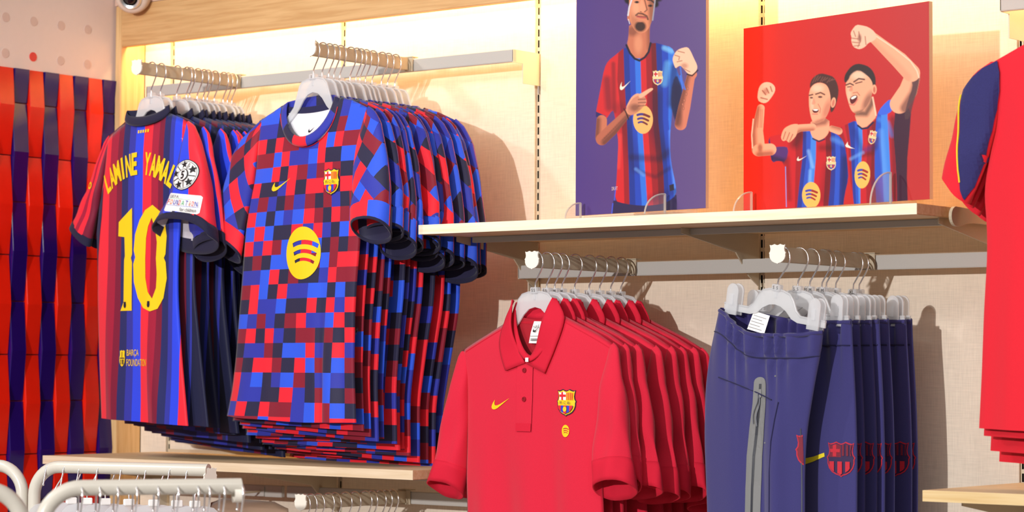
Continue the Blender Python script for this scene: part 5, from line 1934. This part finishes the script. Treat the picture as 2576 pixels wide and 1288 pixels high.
c1.line([(1646, -30), (1648, 0), (1645, 26), (1642, 50)], 1.8, lin(150, 146, 160), .95)
c1.line([(1581, 48), (1584, 59)], .9, lin(220, 216, 220), .9)
# arms and hands
up1 = c1.limb([(1514, 302), (1512, 345)], [13, 14], SKIN_D, SKIN_DD, 1)
fo1 = c1.limb([(1514, 350), (1540, 325), (1582, 280)], [15, 15, 9.5], lin(178, 98, 74), SKIN_DD, 1)
for k in range(14):
    c1.line([(1516 + k * 4.6, 352 - k * 4.8), (1522 + k * 4.3, 346 - k * 4.4)], 1.4, SKIN_DD, .4, 1.4, within=fo1)
hand = c1.poly([(1574, 272), (1582, 255), (1590, 242), (1602, 234), (1612, 236), (1622, 229), (1634, 222), (1642, 221), (1643, 225), (1632, 233), (1621, 242), (1624, 246), (1627, 253), (1625, 262), (1618, 272), (1606, 280), (1590, 288), (1580, 288)], lin(232, 160, 124), .9, smooth=1)
for pts in ([(1612, 248), (1624, 247)], [(1610, 257), (1625, 257)], [(1606, 267), (1620, 268)], [(1608, 240), (1622, 240)]):
    c1.line(pts, 1.1, SKIN_DD, .8, 1.0, within=hand)
c1.ell(1596, 272, 16, 10, SKIN_DD, 1.0, .6, within=hand)
c1.line([(1570, 273), (1576, 285), (1582, 300)], 1.4, lin(22, 18, 26), .95)
c1.roundel(1618, 300, 25, 36, lin(240, 176, 100), (lin(60, 50, 130), lin(110, 40, 50)))
fing = c1.poly([(1576, 276), (1590, 248), (1604, 240), (1618, 238), (1626, 248), (1624, 262), (1612, 276), (1596, 288), (1584, 290)], lin(200, 124, 96), 1.0, .85, 1)
for y in (250, 258, 266):
    c1.line([(1606, y), (1624, y - 1)], 1.1, SKIN_DD, .7, 1)
c1.ell(1598, 270, 12, 9, SKIN_DD, .9, .6, within=fing)
c1.poly([(1606, 238), (1622, 229), (1636, 221), (1643, 221), (1643, 225), (1632, 233), (1616, 245), (1608, 246)], lin(240, 172, 138), .8, smooth=1)
fa = c1.limb([(1713, 312), (1722, 270), (1738, 195), (1744, 186)], [15, 15, 10.5, 10], lin(210, 120, 92), SKIN_DD, -1)
c1.ell(1710, 300, 8, 22, SKIN_DD, .9, .5, within=fa)
for x, y in ((1731, 222), (1727, 236), (1722, 252), (1718, 262), (1720, 272)):
    c1.ell(x, y, 3, 4, SKIN_DD, .5, .55)
    c1.ell(x, y, 2, 3, lin(210, 124, 96), .5, .7)
h2 = c1.poly([(1692, 148), (1697, 134), (1706, 124), (1720, 119), (1731, 118), (1738, 128), (1746, 146), (1754, 162), (1755, 172), (1748, 184), (1738, 188), (1730, 184), (1720, 172), (1712, 164), (1704, 168), (1700, 172), (1695, 160)], lin(246, 190, 158), .9, smooth=1)
for pts in ([(1698, 138), (1710, 142), (1708, 150)], [(1704, 155), (1716, 152)], [(1706, 128), (1722, 132)], [(1720, 172), (1736, 180)]):
    c1.line(pts, 1.2, lin(150, 84, 66), .8, 1.0, within=h2)
c1.ell(1722, 165, 9, 7, lin(170, 98, 76), 1, .6, within=h2)
c1.line([(1729, 186), (1742, 190), (1756, 176)], 1.6, lin(24, 18, 26), .95)
c1.line([(1712, 168), (1716, 200), (1724, 224)], 1.8, lin(60, 110, 210), .9)
c1.crest(1655, 195.5, 27, 38)
c1.tick(1559, 203, 1586, 226, lin(240, 226, 206))
c1.poly([(1684, 466), (1696, 462), (1697, 478), (1686, 481)], lin(40, 34, 50), .8)
c1.line([(1542, 512), (1539, 540)], 1.2, lin(60, 90, 220), .9)
c1.line([(1549, 470), (1546, 503)], 1.2, lin(60, 90, 220), .8)

D1 = (math.cos(R(-8.07)), math.sin(R(-8.07)))
W1 = 0.366
p1 = poster('violet photo poster of a bearded player pointing at his striped shirt', c1, (0.305, -0.262, 1.8716), D1, W1, 0.56, .009, 0)
d1 = decal('print_lettering', [(*xform(text2d('DRI-FIT', .017, .0075), .105 + .0095, .052), 0)], [mat('pale_print', lin(214, 190, 190), .6, noise=(100, .03, (1, 1, 1)))], p1, None, .0004)

c2 = Canvas(((1870.7, 71.9), (2336.5, 3.0), (2338, 501), (1870.5, 531.8)), 360, 400, lin(206, 30, 28))
c2.blend(np.clip((c2.X - 1950) / 350, 0, 1), lin(176, 44, 46), .75)  # red ground painted duller to the right to imitate sheen
c2.blend(np.clip((1960 - c2.X) / 90, 0, 1), lin(226, 24, 8), .8)
SK, SKD, SKL = lin(244, 168, 132), lin(150, 64, 50), lin(255, 206, 176)
J2 = (lin(196, 28, 40), lin(158, 22, 36), lin(128, 20, 34), lin(34, 54, 150), lin(42, 82, 196), lin(64, 132, 226))
# right player: dark far side, jersey
c2.poly([(2238, 250), (2262, 262), (2292, 272), (2288, 330), (2280, 420), (2284, 530), (2240, 530), (2240, 330)], lin(60, 26, 50), 1.0, smooth=1)
jr = c2.pmask([(2104, 332), (2112, 322), (2130, 312), (2154, 302), (2160, 318), (2176, 324), (2192, 312), (2204, 300), (2208, 284), (2218, 268), (2240, 248), (2252, 262), (2250, 300), (2246, 330), (2252, 400), (2256, 470), (2256, 530), (2150, 530), (2146, 500), (2142, 470), (2136, 440), (2130, 420), (2126, 390), (2120, 360), (2108, 348)], .8, 1)
c2.stripes(jr, [(300, [2112, 2122, 2132, 2150, 2158, 2168, 2180, 2192, 2204, 2216, 2232]), (360, [2128, 2133, 2139, 2150, 2160, 2170, 2182, 2193, 2200, 2216, 2236]), (440, [2134, 2138, 2143, 2150, 2158, 2164, 2178, 2190, 2200, 2220, 2240]), (530, [2138, 2142, 2147, 2154, 2160, 2164, 2180, 2194, 2206, 2224, 2246])],
           [J2[1], J2[0], J2[1], J2[3], J2[4], J2[5], J2[0], J2[1], J2[2], J2[4], J2[5], J2[0]])
c2.poly([(2206, 288), (2218, 268), (2240, 247), (2248, 262), (2244, 280), (2226, 290)], lin(58, 100, 220), .9, smooth=1)
c2.line([(2212, 300), (2232, 310), (2244, 340)], 6, J2[5], .7, 4, within=jr)
for pts, w_, col, a in (([(2150, 330), (2168, 380), (2200, 370)], 7, (20, 40, 120), .5), ([(2172, 390), (2194, 385), (2206, 350)], 6, (70, 10, 24), .5), ([(2140, 400), (2170, 384)], 4, (120, 180, 250), .4), ([(2216, 330), (2224, 420), (2230, 500)], 6, (110, 170, 245), .35), ([(2246, 300), (2252, 500)], 8, (60, 14, 34), .6), ([(2200, 460), (2215, 520)], 8, (20, 34, 100), .5)):
    c2.line(pts, w_, lin(*col), a, soft=w_ * .7, within=jr)
# raised right arm
c2.limb([(2262, 262), (2284, 228), (2294, 196)], [24, 23, 20], SK, lin(96, 48, 52), 1)
c2.poly([(2292, 200), (2304, 186), (2312, 196), (2306, 230), (2296, 262), (2288, 300), (2272, 300), (2284, 250), (2296, 220)], lin(78, 50, 58), 1.2, .85, 1)
c2.limb([(2292, 184), (2262, 152), (2232, 126), (2198, 96)], [22, 21, 17, 12.5], SK, lin(230, 150, 118), -1)
c2.line([(2205, 92), (2250, 122), (2290, 154), (2306, 178), (2311, 195)], 1.6, SKL, .9)
f2 = c2.poly([(2139, 84), (2144, 74), (2154, 62), (2168, 64), (2184, 68), (2200, 80), (2206, 94), (2196, 104), (2184, 108), (2176, 118), (2164, 124), (2156, 123), (2146, 118), (2141, 104), (2142, 94)], lin(248, 190, 160), .9, smooth=1)
for pts in ([(2147, 78), (2152, 92)], [(2142, 96), (2158, 98)], [(2144, 106), (2160, 108)], [(2148, 116), (2162, 114)], [(2160, 80), (2164, 104), (2158, 118)], [(2176, 92), (2178, 112)]):
    c2.line(pts, 1.3, lin(150, 84, 70), .8, 1.1, within=f2)
c2.ell(2162, 96, 5, 10, lin(120, 60, 54), .9, .7, within=f2)
# right player's neck and head
nk = c2.poly([(2148, 282), (2158, 320), (2176, 322), (2192, 308), (2206, 292), (2200, 262), (2194, 238)], SK, 1.0, smooth=1)
c2.line([(2150, 285), (2178, 286), (2192, 262), (2198, 240)], 7, lin(70, 44, 44), .8, 5, within=nk)
c2.line([(2195, 245), (2203, 290)], 2, SKL, .8)
c2.line([(2158, 316), (2168, 324), (2182, 322), (2196, 308)], 2.2, lin(30, 30, 70))
c2.poly([(2123, 206), (2124, 192), (2130, 180), (2142, 166), (2156, 160), (2170, 162), (2186, 168), (2198, 182), (2203, 200), (2202, 218), (2196, 222), (2186, 200), (2160, 176), (2140, 188), (2130, 208)], lin(52, 38, 40), 1.0, smooth=1)
f3 = c2.poly([(2127, 214), (2130, 200), (2142, 184), (2158, 174), (2172, 182), (2188, 196), (2196, 212), (2194, 236), (2186, 258), (2174, 276), (2158, 286), (2146, 284), (2138, 272), (2132, 250), (2127, 232)], SK, 1.0, smooth=2)
c2.poly([(2124, 208), (2128, 190), (2142, 172), (2166, 168), (2188, 178), (2196, 196), (2182, 192), (2160, 176), (2142, 186), (2131, 206)], lin(52, 38, 40), 1.4, smooth=1)
c2.ell(2182, 256, 10, 26, lin(110, 60, 54), 1, .7, 24, within=f3)
c2.ell(2162, 284, 22, 6, lin(80, 48, 48), 1, .7, -14, within=f3)
c2.ell(2160, 190, 18, 10, SKL, 1, .7, within=f3)
c2.ell(2136, 238, 5, 20, SKL, 1, .4, within=f3)
c2.ell(2199, 225, 6, 12, SK, .2)
c2.ell(2199, 226, 3, 8, lin(200, 110, 88), .5)
mo = c2.poly([(2137, 246), (2150, 238), (2158, 242), (2154, 254), (2144, 263), (2138, 258)], lin(96, 30, 34), .8, smooth=1)
c2.poly([(2139, 247), (2150, 240), (2156, 243), (2144, 251)], lin(250, 236, 226), .6, smooth=1)
c2.line([(2137, 262), (2148, 264), (2157, 250)], 1.6, lin(206, 100, 92), .8)
c2.line([(2128, 214), (2138, 210), (2146, 214)], 1.8, lin(60, 38, 38), .9)
c2.line([(2148, 206), (2160, 198), (2174, 200)], 2.0, lin(60, 38, 38), .9)
c2.line([(2132, 219), (2142, 218)], 1.3, lin(60, 34, 36), .9)
c2.line([(2152, 210), (2168, 206)], 1.4, lin(60, 34, 36), .9)
c2.poly([(2142, 214), (2146, 226), (2140, 231), (2134, 228), (2138, 222)], lin(220, 134, 106), 1.2, .8, 1)
c2.line([(2146, 234), (2156, 232), (2162, 240)], 1.2, lin(170, 84, 70), .7)
# left player
jl = c2.pmask([(1932, 346), (1950, 340), (1974, 336), (1990, 330), (2014, 324), (2037, 326), (2046, 350), (2062, 356), (2078, 344), (2088, 328), (2108, 340), (2120, 352), (2128, 380), (2132, 420), (2134, 450), (2124, 490), (2120, 530), (1980, 530), (1979, 490), (1975, 440), (1971, 408), (1956, 404), (1942, 410), (1936, 380)], .8, 1)
c2.stripes(jl, [(330, [1990, 2000, 2020, 2028, 2040, 2053, 2064, 2076, 2090, 2100, 2112]), (400, [1990, 2002, 2018, 2028, 2038, 2052, 2064, 2078, 2092, 2102, 2114]), (470, [1990, 2000, 2010, 2020, 2032, 2046, 2060, 2074, 2088, 2100, 2112]), (530, [1992, 2000, 2004, 2016, 2028, 2042, 2058, 2070, 2082, 2096, 2110])],
           [J2[0], J2[0], J2[1], J2[3], J2[4], J2[5], J2[0], J2[0], J2[2], J2[3], J2[4], J2[3]])
c2.poly([(1936, 372), (1970, 368), (1984, 372), (1978, 408), (1958, 404), (1942, 411)], lin(40, 46, 120), 1.2, .9, 1, within=jl)
c2.line([(1933, 347), (1938, 380), (1942, 409)], 3, lin(30, 36, 100), .9, within=jl)
for pts, w_, col, a in (([(1946, 398), (1970, 406)], 7, (20, 20, 50), .7), ([(2012, 340), (2000, 362)], 12, (60, 16, 30), .7), ([(2066, 372), (2090, 372)], 8, (50, 12, 24), .5), ([(2126, 400), (2122, 520)], 9, (24, 26, 66), .6), ([(2034, 380), (2044, 420)], 4, (150, 200, 250), .5), ([(2096, 350), (2122, 362)], 6, (90, 150, 235), .5), ([(1980, 400), (1986, 500)], 6, (100, 14, 30), .5), ([(2084, 420), (2070, 500)], 12, (80, 12, 30), .4), ([(2038, 430), (2036, 470)], 4, (150, 200, 250), .4)):
    c2.line(pts, w_, lin(*col), a, soft=w_ * .7, within=jl)
c2.line([(1976, 420), (1978, 520)], 1.1, lin(120, 160, 240), .8)
nk2 = c2.poly([(2040, 300), (2037, 330), (2046, 350), (2062, 355), (2078, 344), (2086, 330), (2086, 296)], SK, 1.0, smooth=1)
c2.line([(2050, 312), (2074, 308), (2086, 292)], 7, lin(130, 62, 54), .75, 5, within=nk2)
c2.line([(2045, 349), (2060, 356), (2074, 350)], 2, lin(30, 30, 70), .9)
c2.limb([(2110, 330), (2092, 324)], [9, 8], SK, SKD, 1)
c2.limb([(2044, 320), (2012, 322), (1996, 330)], [9, 9, 9], SK, SKD, -1)
hd = c2.poly([(1980, 318), (1994, 312), (2010, 312), (2006, 326), (2004, 340), (1994, 352), (1984, 360), (1978, 352), (1970, 356), (1964, 348), (1967, 334), (1972, 324)], SK, .9, smooth=1)
for pts in ([(1976, 332), (1970, 350)], [(1986, 334), (1979, 352)], [(1994, 338), (1986, 356)]):
    c2.line(pts, 1.2, SKD, .8, 1.0, within=hd)
c2.limb([(1908, 376), (1905, 330), (1914, 272)], [17, 14.5, 9.5], SK, SKD, -1)
c2.limb([(1908, 378), (1938, 376)], [15, 15], SK, SKD, 1)
c2.ell(1912, 372, 6, 10, SKD, .9, .7)
c2.line([(1895, 300), (1891, 340), (1893, 372)], 1.6, SKL, .9)
for dx in (0, 6, 10):
    c2.line([(1908 + dx, 276), (1906 + dx, 320)], 1.1, SKD, .5, 1.4)
f4 = c2.poly([(1905, 252), (1907, 226), (1914, 212), (1926, 206), (1940, 208), (1950, 218), (1950, 230), (1940, 246), (1930, 258), (1918, 260)], lin(250, 186, 154), .9, smooth=1)
for pts in ([(1918, 228), (1926, 238)], [(1928, 222), (1934, 234)], [(1938, 218), (1942, 230)], [(1914, 246), (1930, 250)]):
    c2.line(pts, 1.5, lin(140, 70, 56), .85, 1.2, within=f4)
c2.ell(1926, 230, 7, 8, lin(150, 76, 60), .9, .6, within=f4)
c2.poly([(2037, 224), (2038, 206), (2048, 192), (2064, 184), (2082, 188), (2098, 194), (2107, 212), (2110, 232), (2104, 260), (2096, 280), (2088, 284), (2090, 250), (2082, 214), (2060, 206), (2044, 214)], lin(74, 42, 40), 1.2, smooth=1)
for k in range(9):
    c2.line([(2044 + k * 6, 208 - (k % 3) * 3), (2052 + k * 6, 190 + k * 1.2)], 1.0, lin(150, 96, 84), .5, 1.0)
f5 = c2.poly([(2036, 226), (2046, 212), (2062, 207), (2078, 212), (2086, 226), (2090, 250), (2088, 272), (2078, 296), (2064, 308), (2050, 312), (2042, 304), (2036, 278), (2034, 250)], SK, 1.0, smooth=2)
c2.ell(2080, 276, 9, 26, lin(196, 112, 90), 1, .7, 18, within=f5)
c2.ell(2062, 306, 18, 6, lin(150, 76, 64), 1, .6, -18, within=f5)
c2.ell(2056, 222, 14, 9, SKL, 1, .7, within=f5)
c2.ell(2043, 262, 4, 16, SKL, 1, .5, within=f5)
c2.ell(2096, 258, 6, 13, SK, .2, rot=10)
c2.ell(2096, 259, 3, 9, lin(206, 118, 96), .5, rot=10)
c2.poly([(2042, 276), (2052, 273), (2061, 276), (2056, 284), (2046, 284)], lin(96, 30, 34), .8, smooth=1)
c2.poly([(2043, 276), (2052, 274), (2060, 276), (2052, 280)], lin(252, 240, 232), .6, smooth=1)
c2.line([(2044, 287), (2056, 287)], 1.4, lin(206, 100, 92), .8)
c2.line([(2036, 240), (2044, 238)], 1.8, lin(80, 44, 40), .9)
c2.line([(2052, 237), (2064, 233), (2074, 238)], 1.8, lin(80, 44, 40), .9)
c2.ell(2041, 246, 4, 2.2, lin(70, 40, 40), .5, .9)
c2.ell(2063, 244, 5.5, 2.6, lin(70, 40, 40), .5, .9)
c2.poly([(2046, 244), (2052, 258), (2048, 264), (2041, 262), (2044, 254)], lin(226, 142, 114), 1.2, .8, 1)
c2.line([(2058, 262), (2064, 274), (2062, 284)], 1.1, lin(180, 96, 80), .7)
c2.crest(2090.5, 411, 25, 36)
c2.crest(2194, 346, 20, 36, 12)
c2.tick(2004, 392, 2029, 405, lin(244, 228, 212))
c2.poly([(2126, 366), (2132, 357), (2133, 364), (2140, 370), (2149, 374), (2138, 373), (2128, 370)], lin(244, 228, 212), .6)
c2.roundel(2040.5, 491, 23, 33, lin(240, 186, 92), (lin(60, 70, 170), lin(160, 40, 40)))
c2.roundel(2169, 440, 19.5, 34, lin(240, 186, 92), (lin(60, 70, 170), lin(160, 40, 40)), 4)
D2 = (math.cos(R(-11.6)), math.sin(R(-11.6)))
p2 = poster('red photo poster of two cheering players in striped shirts', c2, (0.684, -0.200, 1.8705), D2, 0.4845, 0.373, .010, 0)
acrylic_stand('clear acrylic stand in front of the violet poster', (0.312, -0.275, 1.8565), R(-8.07), .345, [(.022, .040, .046), (.262, .047, .060)], .004)
acrylic_stand('clear acrylic stand in front of the red poster', (0.690, -0.214, 1.8565), R(-11.6), .46, [(.030, .050, .052), (.395, .068, .058)], .004)
# the boards rest on small acrylic feet
for nm, P, lab in (('violet', (0.305, -0.262), 'small clear riser under the violet poster'), ('red', (0.684, -0.200), 'small clear riser under the red poster')):
    rz = R(-8.07 if nm == 'violet' else -11.6)
    t = thing('acrylic_riser', lab, 'sign holder', (P[0], P[1], 1.8605), rz, None)
    MB().box(.03, .33 if nm == 'violet' else .44, -.006, .016, 0.0, .0108 if nm == 'violet' else .0098, .0005).build('riser', acrylic, t)

# ------------------------------------------------------------------ garment racks in the foreground
def arc3(c, r, a0, a1, ex, n=10):
    """arc in the vertical plane spanned by the horizontal unit vector ex"""
    return [(c[0] + ex[0] * r * math.cos(R(a0 + (a1 - a0) * k / n)), c[1] + ex[1] * r * math.cos(R(a0 + (a1 - a0) * k / n)), c[2] + r * math.sin(R(a0 + (a1 - a0) * k / n))) for k in range(n + 1)]


def rack(label, A, B, ang, zt, rbend, r=.0125, left_len=.22):
    d = (math.cos(R(ang)), math.sin(R(ang)))
    t = thing('garment_rack', label, 'clothes rack', (A[0] - d[0] * rbend, A[1] - d[1] * rbend, 0.0))
    o = t.location
    loc = lambda p: (p[0] - o[0], p[1] - o[1], p[2])
    c = (A[0], A[1], zt - rbend)
    pts = [(A[0] - d[0] * rbend, A[1] - d[1] * rbend, .03)] + [(A[0] - d[0] * rbend, A[1] - d[1] * rbend, zt - rbend - .2)] + arc3(c, rbend, 180, 90, d) + [(B[0], B[1], zt)]
    MB().tube([loc(p) for p in pts], r, 20).build('tube_arm', tube_paint, t, smooth=True)
    # mirrored arm beside it
    off = rbend + .028
    c2_ = (A[0] - d[0] * (rbend + off), A[1] - d[1] * (rbend + off), zt - rbend)
    e = (-d[0], -d[1])
    px = (c2_[0] + d[0] * rbend, c2_[1] + d[1] * rbend)
    pts = [(px[0], px[1], .03), (px[0], px[1], zt - rbend - .2)] + arc3(c2_, rbend, 180, 90, e) + [(c2_[0] + e[0] * left_len, c2_[1] + e[1] * left_len, zt)]
    MB().tube([loc(p) for p in pts], r, 20).build('tube_arm', tube_paint, t, smooth=True)
    MB().box(-.17, .17, -.02, .02, .0, .03, .004).build('foot', tube_paint, t).rotation_euler = (0, 0, R(ang))
    MB().box(-.02, .02, -.2, .2, .0, .03, .004).build('foot', tube_paint, t).rotation_euler = (0, 0, R(ang))
    return t, d


r1, d1_ = rack('pale tube clothes rack at the lower left, further one with crest cap', (-.418, -1.039), (-.098, -.933), 18.3, 1.3455, .058)
st = MB().box(-.02, .315, -.0035, .0035, .0, .004, .0008).build('hanging_strip', strip_plastic, r1)
st.location = (-.418 - r1.location.x, -1.039 - r1.location.y, 1.3452)
st.rotation_euler = (0, 0, R(18.3))
V = shield(1.0)
cp = MB().prism([(p[0] * .031, p[1] * .034) for p in V], .0, .004, 'xz').build('crest_cap', white_plate, r1)
cp.location = (-.098 + d1_[0] * .005 - r1.location.x, -.933 + d1_[1] * .005 - r1.location.y, 1.3335)
cp.rotation_euler = (0, 0, R(18.3 + 62))
r2, d2_ = rack('pale tube clothes rack at the lower left, nearest and out of focus', (.450, -1.745), (.585, -1.530), 58, 1.3595, .062)
cp = MB().lathe([(0, .004), (.0125, .004), (.0138, .002), (.0138, -.012), (.0125, -.012)], 24, 'x').build('end_cap', white_plate, r2)
cp.location = (.585 - r2.location.x, -1.530 - r2.location.y, 1.347)
cp.rotation_euler = (0, 0, R(58))


def make_rack_hanger():
    t = bpy.data.objects.new('rack_hanger', None)
    link(t)
    r = .0185
    pts = [(-.0225, -.040), (-.0205, -.028)] + [(r * math.cos(R(a)), -.0145 + r * math.sin(R(a))) for a in range(184, -31, -14)] + [(.0125, -.031), (.005, -.043), (0, -.054), (0, -.078)]
    MB().tube([(a, 0, z) for a, z in pts], .0016, 8).build('hook', chrome, t, smooth=True)
    MB().lathe([(0, .0026), (.0019, .0019), (.0026, 0), (.0019, -.0019), (0, -.0026)], 10, 'z', (pts[0][0], 0, pts[0][1])).build('hook_tip', chrome, t, smooth=True)
    MB().box(-.0105, .0105, -.0055, .0055, -.078, -.065, .0012).build('size_tag', tag_white, t)
    half_ = [(0.0, -0.075), (0.02, -0.076), (0.038, -0.080), (0.048, -0.089), (0.070, -0.128), (0.165, -0.172), (0.168, -0.182), (0.066, -0.147), (0.034, -0.122), (0.0, -0.106)]
    loop = [(-a, z) for a, z in half_[1:-1]][::-1] + half_
    MB().prism(loop, -.0018, .0018, 'xz').build('body', clear_b, t)
    return t


rh = make_rack_hanger()
firsth = True
for k, s_ in enumerate((.018, .058, .094, .136, .190, .246, .298, .338)):
    t = rh if firsth else copy_tree(rh)
    firsth = False
    t.location = (-.418 + d1_[0] * (s_ - .03), -1.039 + d1_[1] * (s_ - .03), 1.3455 + .0042)
    t.rotation_euler = (0, 0, R(62 + 5 * math.sin(k * 2.3)))
    tag(t, 'chrome hanger hook on the further lower-left rack, %s counted from the bend' % (['first'] + ORD[1:7] + ['last'])[k], 'hanger', 'hangers on the further rack')
for k, s_ in enumerate((.006, .034, .062, .092, .126, .158, .190, .208, .232, .262)):
    t = copy_tree(rh)
    t.location = (.450 + d2_[0] * (s_ - .008), -1.745 + d2_[1] * (s_ - .008), 1.3605)
    t.rotation_euler = (0, 0, R(58 - 90))
    tag(t, 'blurred chrome hanger hook on the nearest rack, %s counted from the bend' % (['first', 'second', 'third', 'fourth', 'fifth', 'sixth', 'seventh', 'eighth', 'ninth', 'last'][k]), 'hanger', 'hangers on the nearest rack')
